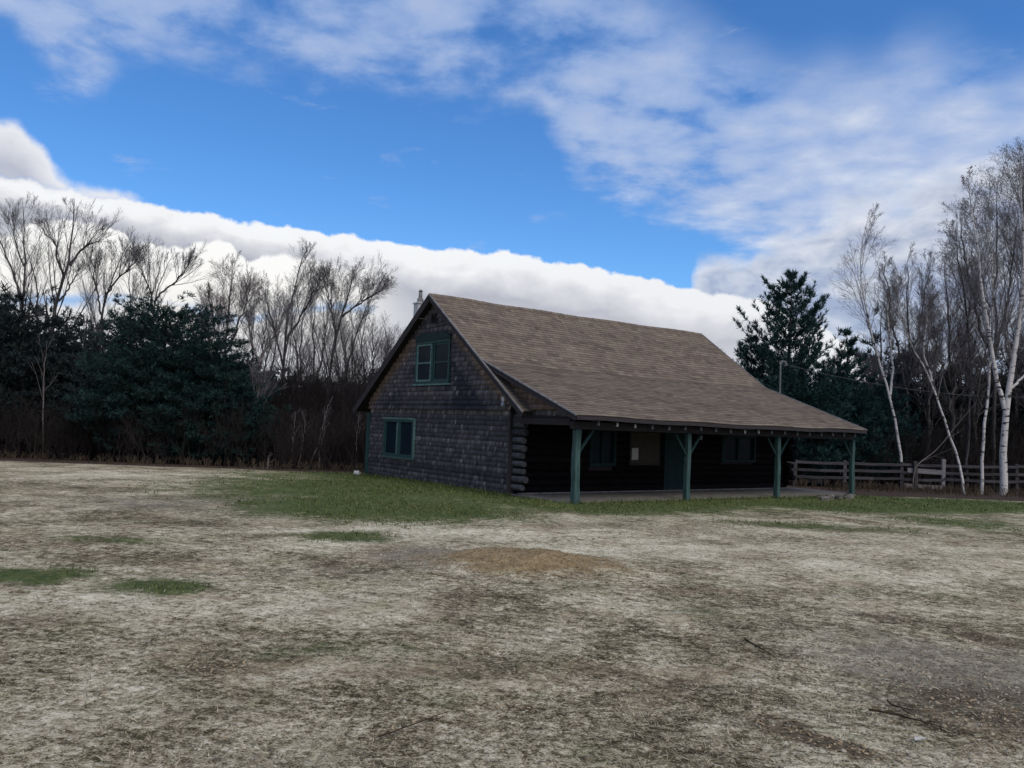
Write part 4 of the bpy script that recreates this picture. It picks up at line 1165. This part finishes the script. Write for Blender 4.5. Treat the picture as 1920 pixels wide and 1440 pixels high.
pr2 = bare('bare_tree', gbase(1740, 46), [stem([(1740, 880), (1742, 760), (1738, 640), (1742, 560)], 46, .11, .015, .05, .4), stem([(1741, 760), (1760, 660), (1768, 600)], 46, .07, .012, .05, .4)],
           DENSE[:3], M['bark'], M['twig'], 'thin bare tree in the shaded row behind, right of the cabin', 'tree', 'thin bare trees in the row behind on the right', seed=30)
for k, (px_, Y, sc) in enumerate(((1800, 47, .95), (1840, 46, 1.0), (1890, 47, 1.05), (1930, 45, 1.1), (1660, 47, .8), (1620, 48, .72))):
    copy_tree(pr2, tuple(gbase(px_, Y)), k * 2.1, (sc * 1.1, sc * 1.1, sc))
# bent dead branch over the fence
bare('bent_sapling', gbase(1713, 36.4), [stem([(1713, 872), (1735, 862), (1753, 847), (1766, 833), (1777, 818), (1800, 790), (1830, 755)], 36.4, .032, .008, .01, .05)],
     [dict(n=6, t0=.3, t1=.95, ang=.5, lr=.25, up=.1, wob=.1, K=4), dict(n=3, t0=.2, t1=.95, ang=.5, lr=.4, up=.1, wob=.1, K=3)], M['brush_pale'], M['twig'], 'thin bent sapling arching over the fence by the pale planks', 'sapling', seed=31)
# pale stems standing in the brush left of the cabin
for k, (pp, r0, lb) in enumerate((([(545, 865), (550, 820), (554, 770)], .035, 'thin pale stem in the brush, leftmost of the pale stems by the cabin'), ([(560, 865), (569, 825), (574, 775)], .03, 'crooked thin pale stem in the middle of the brush'), ([(583, 866), (598, 830), (608, 790), (615, 758)], .05, 'leaning pale stem, brightest of those in the brush'), ([(598, 850), (606, 815), (611, 775)], .03, 'slim pale stem just right of the brightest leaning one'), ([(667, 868), (669, 825), (672, 780)], .035, 'upright pale stem close to the left corner of the cabin'), ([(502, 872), (503, 862), (506, 850)], .06, 'short pale broken stump at the edge of the brush'), ([(424, 866), (428, 820), (430, 770)], .03, 'thin pale stem at the right side of the big evergreen'), ([(82, 720), (80, 760), (86, 690), (88, 640)][::-1][::-1], .04, 'dim grey stem in front of the dark trees at the far left'))):
    if k == 7: pp = [(80, 868), (80, 780), (83, 700), (88, 640)]
    Y = 34.6 if k != 5 else 33.2
    bare('pale_stem', gbase(pp[0][0], Y), [stem([(pp[0][0], pp[0][1] + 12)] + pp, Y, r0, r0 * .45, .015, .05)],
         [dict(n=7, t0=.4, t1=1, ang=.5, lr=.3, up=.3, wob=.1, K=4, rmin=.007), dict(n=3, t0=.3, t1=1, ang=.5, lr=.5, up=.2, wob=.1, K=3, rmin=.006)], M['brush_pale'], M['twig'], lb, 'stem', seed=60 + k, nside=6)


# conifers -------------------------------------------------------------------
def conifer_mesh(H, R0, seed, nb=150, tb=.06, ntuft=12, nblade=8, bl=.22, bw=.03, rise=.25, curve=-.1, power=.8, whorl=0, rough=.25, upt=.25, tspread=.11):
    rg = np.random.default_rng(seed)
    t = tb + (1 - tb) * (1 - np.sqrt(rg.random(nb) * .97 + .0)) if not whorl else None
    if whorl:
        lv = np.linspace(tb, .985, whorl); t = np.repeat(lv, nb // whorl) + rg.normal(0, .006, whorl * (nb // whorl)); t = np.clip(t, tb, .99)
    nb = len(t)
    az = rg.uniform(0, 2 * PI, nb)
    prof = np.minimum(1, ((1 - t) / (1 - tb)) ** power * (1 - .35 * np.exp(-((t - tb) / .12) ** 2))) + .02
    L = R0 * prof * rg.uniform(1 - rough * 1.4, 1 + rough, nb) * (1 + .18 * np.sin(3 * az + seed))
    K = 6; s = np.linspace(0, 1, K)
    out = np.stack([np.cos(az), np.sin(az), np.zeros(nb)], -1)
    side = np.stack([-np.sin(az), np.cos(az), np.zeros(nb)], -1)
    bend = rg.normal(0, .10, nb)
    rs = rise + .45 * t
    P = np.zeros((nb, K, 3))
    P += out[:, None] * (L[:, None] * s)[..., None] + side[:, None] * (L[:, None] * bend[:, None] * s ** 2)[..., None]
    P[..., 2] = (t * H)[:, None] + L[:, None] * (rs[:, None] * s + curve * s ** 2)
    Rr = np.linspace(1, .25, K)[None] * (.005 + .006 * L)[:, None]
    tr = np.zeros((1, 9, 3)); tr[0, :, 2] = np.linspace(-.15, H * .99, 9); tr[0, 1:-1, :2] = rg.normal(0, .02 * H * .2, (7, 2))
    trunk = tubes(tr, np.linspace(.02 * H, .012, 9)[None], 8)
    br = tubes(P, Rr, 3)
    # tufts
    nt = np.maximum(3, (ntuft * L / R0 * 1.4).astype(int)); bi = np.repeat(np.arange(nb), nt)
    sv = .18 + .82 * rg.random(len(bi)) ** .75
    ix = np.clip(sv * (K - 1), 0, K - 1.001); i0 = ix.astype(int); fr = (ix - i0)[:, None]
    pos = P[bi, i0] * (1 - fr) + P[bi, i0 + 1] * fr; bd = nrm(P[bi, i0 + 1] - P[bi, i0])
    lat = rg.normal(0, tspread, len(bi)) * L[bi] * (1.25 - sv) + rg.normal(0, .05, len(bi))
    pos = pos + side[bi] * lat[:, None] + np.array([0, 0, 1]) * rg.normal(.02, .05, len(bi))[:, None]
    bd = nrm(bd + side[bi] * (np.sign(lat) * .5)[:, None])
    n_ = len(pos)
    pp = np.repeat(pos, nblade, 0); dd = nrm(np.repeat(bd, nblade, 0) * .9 + rg.normal(0, .55, (n_ * nblade, 3)) + np.array([0, 0, upt]))
    sdv = nrm(np.cross(dd, rg.normal(size=dd.shape))) * (bw * rg.uniform(.6, 1.3, len(dd)))[:, None]
    ln = (bl * rg.uniform(.6, 1.25, len(dd)))[:, None]
    V = np.stack([pp - sdv * .5, pp + sdv * .5, pp + dd * ln + sdv * .25, pp + dd * ln - sdv * .25], 1).reshape(-1, 3)
    Qn = np.arange(len(pp) * 4).reshape(-1, 4)
    rnd = np.repeat(np.clip(rg.normal(.45, .2, n_) + .12 * (rg.random(nb)[bi] - .5) * 2, 0, 1), nblade)
    rnd = np.clip(rnd + rg.normal(0, .08, len(rnd)), 0, 1)
    Vt, Qt = join([trunk, br])
    return np_mesh('trunk', Vt, Qt, rg.random(len(Qt)), True), np_mesh('crown', V, Qn, rnd)


def conifer(name, base, H, R0, m_, label, cat, group=None, seed=0, **kw):
    root = empty(name, tuple(base), 0, label, cat, group)
    a, b_ = conifer_mesh(H, R0, seed, **kw)
    link('trunk', a, M['conifer_bark'], root); link('crown', b_, m_, root)
    return root


def Htop(px_, py_, Y):
    p = at(px_, py_, Y); return p[2] - tz(p[0], p[1])


# the broad evergreen and its neighbours on the left
conifer('evergreen_tree', gbase(300, 36), Htop(290, 560, 36), 4.1, M['spruce'], 'broad dark green evergreen, biggest on the left', 'evergreen', seed=101, nb=560, tb=.02, ntuft=30, nblade=11, bl=.17, bw=.026, power=.44, rise=.18, rough=.13)
conifer('evergreen_tree', gbase(385, 35.2), Htop(375, 612, 35.2), 2.9, M['spruce'], 'dark evergreen forming the right shoulder of the biggest one', 'evergreen', seed=102, nb=380, tb=.02, ntuft=28, nblade=11, bl=.17, bw=.026, power=.6, rise=.18)
conifer('evergreen_tree', gbase(420, 34.6), Htop(425, 690, 34.6), 2.0, M['spruce'], 'lower evergreen bush at the right foot of the biggest one', 'evergreen', seed=103, nb=220, tb=.02, ntuft=24, nblade=11, bl=.16, bw=.025, power=.6, rise=.18)
conifer('evergreen_tree', gbase(183, 37), Htop(183, 592, 37), 2.4, M['dim_spruce'], 'narrow brownish evergreen between the two darker masses on the left', 'evergreen', seed=104, nb=190, tb=.03, ntuft=18, nblade=8, bl=.26, bw=.034, power=.7)
conifer('evergreen_tree', gbase(232, 38), Htop(224, 582, 38), 2.0, M['spruce'], 'slim dark evergreen close against the left of the biggest one', 'evergreen', seed=105, nb=170, tb=.03, ntuft=18, nblade=8, bl=.26, bw=.034, power=.75)
conifer('evergreen_tree', gbase(40, 37), Htop(36, 540, 37), 3.4, M['dim_spruce'], 'tall dark evergreen below the forked bare tree at the left edge', 'evergreen', seed=106, nb=270, tb=.03, ntuft=26, nblade=10, bl=.20, bw=.03, power=.6)
conifer('evergreen_tree', gbase(112, 38), Htop(106, 578, 38), 2.6, M['dim_spruce'], 'dim evergreen right of the tall one at the left edge', 'evergreen', seed=107, nb=210, tb=.03, ntuft=25, nblade=10, bl=.19, bw=.029, power=.62)
conifer('evergreen_tree', gbase(-50, 36), Htop(-40, 520, 36), 3.4, M['dim_spruce'], 'dark evergreen cut by the left edge of the photo', 'evergreen', seed=108, nb=250, tb=.03, ntuft=25, nblade=10, bl=.20, bw=.03, power=.6)

# white pine behind the cabin: open whorls, up-curved limbs
conifer('pine_tree', gbase(1478, 41), Htop(1478, 520, 41), 3.1, M['pine'], 'tall open pine with upswept branches behind the right end of the roof', 'pine', seed=120, nb=224, tb=.10, whorl=16, ntuft=26, nblade=10, bl=.24, bw=.034, rise=.10, curve=.50, power=.62, rough=.28, upt=.55, tspread=.07)
conifer('pine_tree', gbase(1405, 42), Htop(1408, 640, 42), 2.2, M['pine'], 'lower pine at the left of the tall open one, cut by the roof', 'pine', seed=121, nb=150, tb=.05, whorl=12, ntuft=20, nblade=9, bl=.24, bw=.034, rise=.15, curve=.35, power=.6, upt=.5)
conifer('pine_tree', gbase(1585, 42), Htop(1582, 625, 42), 1.9, M['pine'], 'narrow pine right of the tall open one, with a pointed tip', 'pine', seed=122, nb=150, tb=.04, whorl=13, ntuft=20, nblade=9, bl=.24, bw=.034, rise=.2, curve=.3, power=.7, upt=.5)
for k, (px_, py_, Y, R0, lb) in enumerate(((1500, 690, 39, 2.6, 'full dark pine in front of the tall open one'), (1560, 665, 40, 2.4, 'dark pine between the tall one and the pointed one'), (1640, 690, 42, 2.3, 'dark pine behind the slim leaning birch'), (1440, 665, 44, 2.6, 'shaded pine just above the roof kink'), (1610, 745, 40, 2.0, 'short dark pine above the last porch post'))):
    conifer('pine_tree', gbase(px_, Y), Htop(px_, py_, Y), R0, M['pine'] if k != 3 else M['spruce'], lb, 'pine', seed=130 + k, nb=210, tb=.03, ntuft=20, nblade=9, bl=.25, bw=.035, rise=.2, curve=.2, power=.6, upt=.4)
# rows behind
lib = []
for k in range(3):
    o = conifer('evergreen_tree', gbase((1690, 1770, 560)[k], 50), (7.2, 6.6, 5.2)[k], (2.3, 2.2, 2.0)[k], M['dim_spruce'], 'shaded evergreen in the dark row behind the bare trees', 'evergreen', 'shaded evergreens in the row behind', seed=150 + k, nb=150, tb=.03, ntuft=16, nblade=7, bl=.32, bw=.045, power=.6)
    lib.append(o)
rg = np.random.default_rng(77)
spots = [(1730, 49, 1.), (1815, 50, .95), (1860, 48, .9), (1905, 50, 1.), (1950, 48, 1.), (2000, 46, 1.1), (1650, 52, 1.), (1590, 52, .9), (500, 52, 1.), (530, 50, .9), (600, 53, 1.), (630, 51, .95), (665, 52, 1.), (700, 53, 1.), (735, 52, 1.), (470, 51, 1.05), (440, 50, 1.1), (345, 48, 1.), (260, 49, 1.), (150, 48, 1.2), (70, 48, 1.2), (0, 46, 1.3), (-60, 46, 1.3)]
for k, (px_, Y, sc) in enumerate(spots):
    o = lib[2] if 400 < px_ < 760 else lib[k % 2]
    copy_tree(o, tuple(gbase(px_, Y)), k * 1.3, (sc * 1.1, sc * 1.1, sc * rg.uniform(.9, 1.08) * (1.5 if px_ > 1600 else 1.12 if px_ < 380 else 1)))

# far woods: one mass of low-detail evergreens beyond everything
Vs, Qs_, Rn = [], [], []; o_ = 0
for k in range(150):
    a = rg.uniform(-.95, .95); d = rg.uniform(60, 95)
    x_, y_ = d * math.sin(a), d * math.cos(a)
    nbl = 1100; H = rg.uniform(4.8, 7.4) * (d / 70); R0 = rg.uniform(2.2, 3.4)
    t = 1 - np.sqrt(rg.random(nbl)); az = rg.uniform(0, 2 * PI, nbl); rad = R0 * (1 - t) ** .6 * np.sqrt(rg.random(nbl)) + .1
    c = np.stack([x_ + np.cos(az) * rad, y_ + np.sin(az) * rad, tz(x_, y_) + t * H + .2], -1)
    dd = nrm(np.stack([np.cos(az), np.sin(az), rg.normal(.2, .5, nbl)], -1) + rg.normal(0, .5, (nbl, 3)))
    sd = nrm(np.cross(dd, rg.normal(size=dd.shape))) * .11; ln = rg.uniform(.35, .9, nbl)[:, None]
    Vs.append(np.stack([c - sd, c + sd, c + dd * ln + sd * .4, c + dd * ln - sd * .4], 1).reshape(-1, 3)); Qs_.append(np.arange(nbl * 4).reshape(-1, 4) + o_); o_ += nbl * 4
    Rn.append(np.clip(rg.normal(.4, .2, nbl), 0, 1))
stuff('far_woods', np.concatenate(Vs), np.concatenate(Qs_), np.concatenate(Rn), M['dim_spruce'], 'far dark woods closing the view behind the trees', 'woods')

# undergrowth: brown brush along the edge of the wood
def brush(name, n_, xr, yr, hr, m_, label, seed, hx=None):
    rg = np.random.default_rng(seed)
    x_ = rg.uniform(*xr, n_); y_ = rg.uniform(*yr, n_)
    if hx is not None: y_ = y_ + hx(x_)
    H = rg.uniform(*hr, n_) * (.6 + .8 * np.clip(fbm(x_, y_, .35, 3) + .5, 0, 1))
    K = 5; P = np.zeros((n_, K, 3)); P[:, 0] = np.stack([x_, y_, terr(x_, y_) - .05], -1)
    d = nrm(np.stack([rg.normal(0, .22, n_), rg.normal(0, .22, n_), np.ones(n_)], -1))
    for k in range(1, K):
        P[:, k] = P[:, k - 1] + d * (H / (K - 1))[:, None]; d = nrm(d + rg.normal(0, .13, (n_, 3)))
    R = np.linspace(1, .3, K)[None] * rg.uniform(.008, .022, n_)[:, None]
    C, CR = grow(P, R, 7, .2, 1, .6, .4, .25, .12, 4, rg, rmin=.006)
    C2, CR2 = grow(C, CR, 3, .3, 1, .6, .5, .15, .15, 3, rg, rmin=.006)
    V, Q_ = join([tubes(P, R, 3), tubes(C, CR, 3), tubes(C2, CR2, 3)])
    stuff(name, V, Q_, rg.random(len(Q_)), m_, label, 'brush')


brush('undergrowth', 1500, (-26, -4.6), (0, 4.5), (1.0, 2.7), M['brush'], 'tangled brown brush under the trees left of the cabin', 5, lambda x_: 32.9 + .04 * x_ + 2.2 * fbm(x_, x_ * 0 + 3., .28, 3))
brush('undergrowth', 700, (-13.5, -3.5), (4, 11), (3.2, 5.4), M['brush'], 'taller dim brush thicket behind the pale stems left of the cabin', 6, lambda x_: 33.5 + 0 * x_)
brush('undergrowth', 900, (10, 32), (38.2, 43), (1.0, 3.4), M['brush'], 'dim brown brush behind the fence on the right', 7)
brush('weeds', 500, (12, 26), (31.8, 36.5), (.15, .5), M['weed'], 'low dead brown weeds at the foot of the fence', 8)
brush('weeds', 420, (-24, -5), (30.6, 33.2), (.10, .42), M['weed'], 'low dead weeds along the edge of the brush on the left', 9)

# ------------------------------------------------------------------ sky and light
SUN_EL, SUN_AZ = math.radians(50), math.radians(148)
w = bpy.data.worlds.new('World'); SC.world = w; w.use_nodes = True
t = NT(w.node_tree); bg = t.n['Background']
sky = t.n.new('ShaderNodeTexSky'); sky.sky_type = 'NISHITA'; sky.sun_disc = False
sky.sun_elevation = SUN_EL; sky.sun_rotation = SUN_AZ; sky.air_density = 1.0; sky.dust_density = .4; sky.ozone_density = 2.0
STR = .10


def dirs(pix, left, right):
    o = []
    for p in pix:
        r = ray(*p); r = r / np.linalg.norm(r); o.append((math.degrees(math.atan2(r[0], r[1])), math.degrees(math.asin(r[2]))))
    return [(-45, left)] + o + [(45, right)]


def sky_edge(az_, pix, left, right): return t.curve(az_, -45, 45, 0, 60, dirs(pix, left, right))


d = t.coord('Generated')
dx, dy, dz = t.sep(d)
az = t.m('MULTIPLY', t.m('ARCTAN2', dx, dy), 180 / PI)
el = t.m('MULTIPLY', t.m('ARCSINE', dz), 180 / PI)
hs = t.n.new('ShaderNodeHueSaturation'); t.l.new(sky.outputs[0], hs.inputs['Color'])
hs.inputs['Hue'].default_value = .5; hs.inputs['Saturation'].default_value = 1.2; hs.inputs['Value'].default_value = 1.0
blue = t.vm('MULTIPLY', t.vm('SCALE', hs.outputs[0], STR), (.88, 1.24, 1.60))
ang_v = t.xyz(t.m('DIVIDE', az, 10), t.m('DIVIDE', el, 10), 0)
# high broken layer, laid on a plane overhead so that it closes up towards the horizon
zz = t.m('ADD', t.m('MAXIMUM', dz, 0), .12)
pl = t.xyz(t.m('DIVIDE', dx, zz), t.m('DIVIDE', dy, zz), 0)
n1 = t.noise(pl, 3.4, 7, .60, .15); wv = t.n.new('ShaderNodeTexNoise'); t.l.new(pl, wv.inputs['Vector']); wv.inputs['Scale'].default_value = 5; wv.inputs['Detail'].default_value = 4
vn = t.n.new('ShaderNodeTexVoronoi'); vn.feature = 'SMOOTH_F1'; vn.inputs['Scale'].default_value = 7.0; vn.inputs['Smoothness'].default_value = .35
t.l.new(t.vm('ADD', pl, t.vm('SCALE', wv.outputs['Color'], .16)), vn.inputs['Vector'])
n1b = t.m('ADD', t.m('MULTIPLY', t.m('SUBTRACT', .82, vn.outputs['Distance']), .75), t.m('MULTIPLY', t.noise(pl, 16, 4, .55), .35)); n1c = t.noise(pl, 1.2, 4, .5)
lo = sky_edge(az, [(0, 60), (75, 128), (130, 152), (190, 150), (250, 105), (330, 100), (420, 112), (520, 122), (600, 147), (690, 158), (800, 168), (900, 172), (1000, 195), (1040, 250), (1080, 305), (1120, 340), (1200, 380), (1300, 415), (1400, 460), (1600, 520), (1920, 600)], 14, 9)
hi = sky_edge(az, [(100, -900), (700, -500), (1000, -140), (1200, -50), (1340, 50), (1420, 95), (1490, 120), (1560, 105), (1640, 110), (1700, 70), (1790, 75), (1860, 110), (1920, 115)], 58, 32)
band = t.m('MULTIPLY', t.ss(t.m('ADD', t.m('SUBTRACT', el, lo), t.m('MULTIPLY', t.m('SUBTRACT', n1, .5), 7)), -1.2, 2.2), t.ss(t.m('SUBTRACT', hi, el), -2.0, 3.5))
k1 = t.m('ADD', t.m('ADD', t.m('MULTIPLY', n1, .74), t.m('MULTIPLY', n1b, .26)), t.m('MULTIPLY', t.m('SUBTRACT', n1c, .5), .35))
right = t.ss(az, 2, 20)
th0 = t.m('SUBTRACT', .335, t.m('MULTIPLY', right, .09))
cov1 = t.m('MULTIPLY', band, t.ss(t.m('SUBTRACT', k1, th0), -.05, .17))
cov1 = t.m('MULTIPLY', cov1, t.ss(right, 0, 1, .78, .86))
shade1 = t.m('ADD', t.m('MULTIPLY', k1, .86), t.m('MULTIPLY', t.ss(el, 30, 8), .14))
c1 = t.ramp(shade1, [(.26, (.19, .35, .71)), (.40, (.32, .45, .74)), (.53, (.50, .59, .79)), (.68, (.76, .80, .88))])
col = t.mix(cov1, blue, c1)
# thin wisps in the blue
n2 = t.noise(t.vm('MULTIPLY', ang_v, (1.0, 3.2, 1)), 1.7, 5, .6, .4)
col = t.mix(t.m('MULTIPLY', t.ss(n2, .60, .80), t.ss(el, 26, 12, .22, .40)), col, (.52, .58, .72))
# right-hand heap: grey bases, bright heads
n4 = t.noise(t.vm('MULTIPLY', ang_v, (1.0, 1.6, 1)), 1.6, 6, .58, .3)
he = sky_edge(az, [(0, 860), (1250, 800), (1300, 520), (1335, 468), (1400, 450), (1480, 420), (1560, 400), (1620, 380), (1700, 350), (1800, 300), (1920, 262)], 3, 19)
dh = t.m('ADD', t.m('SUBTRACT', he, el), t.m('MULTIPLY', t.m('SUBTRACT', n4, .5), 8.5))
cov4 = t.ss(dh, -.9, 2.0)
sh4 = t.m('ADD', t.m('MULTIPLY', t.noise(t.vm('MULTIPLY', ang_v, (1.2, 2.6, 1)), 2.6, 5, .55, .4), .9), t.m('MULTIPLY', t.ss(dh, 0, 3.5), -.16))
c4 = t.ramp(sh4, [(.20, (.38, .44, .60)), (.34, (.56, .61, .72)), (.48, (.70, .73, .81)), (.64, (.88, .89, .92))])
col = t.mix(t.m('MULTIPLY', cov4, .93), col, c4)
# long roll cloud: hard white top, grey belly
ne = t.noise(t.vm('MULTIPLY', ang_v, (1, 1.0, 1)), 5.5, 6, .55)
top = sky_edge(az, [(0, 325), (60, 340), (130, 355), (200, 366), (300, 382), (400, 402), (500, 418), (600, 432), (700, 447), (800, 462), (900, 470), (960, 474), (1050, 488), (1150, 508), (1250, 528), (1350, 547), (1420, 560), (1500, 592), (1600, 650), (1750, 760)], 19, 1)
dt = t.m('ADD', t.m('SUBTRACT', top, el), t.m('MULTIPLY', t.m('SUBTRACT', ne, .5), 1.5))
cov3 = t.ss(dt, -.02, .28)
soft = t.noise(t.vm('MULTIPLY', ang_v, (1, 2.0, 1)), 2.2, 5, .5, .3)
dep = t.m('ADD', dt, t.m('MULTIPLY', t.m('SUBTRACT', soft, .5), 3.2))
wide = t.ss(az, -34, -4, .75, 1.35)
c3 = t.ramp(t.m('DIVIDE', dep, t.m('MULTIPLY', wide, 4.2)), [(0, (.92, .94, .97)), (.20, (.90, .91, .93)), (.36, (.70, .71, .76)), (.60, (.46, .48, .55)), (.95, (.58, .60, .66))])
right3 = t.ss(az, -6, 14); c3 = t.mix(t.m('MULTIPLY', right3, .25), c3, (.74, .75, .80))
col = t.mix(cov3, col, c3)
# cumulus heads under the roll
lump = sky_edge(az, [(0, 440), (60, 420), (120, 408), (170, 416), (225, 426), (243, 440), (249, 457), (290, 456), (320, 463), (345, 464), (380, 450), (430, 452), (446, 470), (470, 483), (490, 475), (520, 478), (560, 474), (590, 482), (640, 500), (690, 493), (725, 500), (745, 520), (780, 560), (830, 620), (1200, 760)], 11, 2)
nl = t.noise(ang_v, 7, 5, .5)
dl = t.m('ADD', t.m('SUBTRACT', lump, el), t.m('MULTIPLY', t.m('SUBTRACT', nl, .5), 1.5))
c5 = t.ramp(t.m('DIVIDE', dl, 8), [(0, (.98, .98, .98)), (.30, (.97, .96, .93)), (.55, (.84, .83, .82)), (1, (.64, .66, .72))])
gap = t.ss(t.m('ADD', t.m('ABSOLUTE', t.m('SUBTRACT', el, sky_edge(az, [(0, 560), (280, 562), (450, 600), (560, 580), (740, 584), (900, 640)], 8, 6))), t.m('MULTIPLY', t.noise(t.vm('MULTIPLY', ang_v, (1, 2, 1)), 1.8, 4, .5), 4.2)), 1.6, 2.5, .75, 0.)
c5 = t.mix(gap, c5, (.22, .46, .85))
col = t.mix(t.m('MULTIPLY', t.ss(dl, 0, .3), t.ss(az, -12.5, -7, 1, 0)), col, c5)
# small bank at the far left
n6 = t.noise(ang_v, 3.2, 6, .55)
pf = t.m('SUBTRACT', sky_edge(az, [(0, 213), (30, 220), (60, 243), (85, 272), (105, 300), (145, 330), (220, 362), (320, 400), (600, 620), (900, 760)], 17, 1), el)
dp = t.m('ADD', pf, t.m('MULTIPLY', t.m('SUBTRACT', n6, .5), 2.4))
c6 = t.ramp(t.m('DIVIDE', dp, 4.5), [(0, (.80, .84, .92)), (.2, (.84, .84, .87)), (.6, (.50, .52, .60)), (1, (.58, .60, .66))])
col = t.mix(t.m('MULTIPLY', t.m('MULTIPLY', t.ss(dp, -.05, .9), t.ss(dt, .5, -.1)), .95), col, c6)
t.l.new(col, bg.inputs['Color']); bg.inputs['Strength'].default_value = 1.0
w.cycles.sampling_method = 'MANUAL'; w.cycles.sample_map_resolution = 512

sun = bpy.data.lights.new('sun', 'SUN'); sun.energy = 2.7; sun.angle = math.radians(40); sun.color = (1, .87, .68)
so = bpy.data.objects.new('sun', sun); COL.objects.link(so)
sd = Vector((math.sin(SUN_AZ) * math.cos(SUN_EL), math.cos(SUN_AZ) * math.cos(SUN_EL), math.sin(SUN_EL)))
so.rotation_euler = sd.to_track_quat('Z', 'Y').to_euler()

vs = SC.view_settings
SC.display_settings.display_device = 'sRGB'
vs.view_transform = 'Standard'; vs.look = 'None'; vs.gamma = 1; vs.use_curve_mapping = False; vs.exposure = 0
SC.render.engine = 'CYCLES'
SC.cycles.max_bounces = 5; SC.cycles.diffuse_bounces = 3
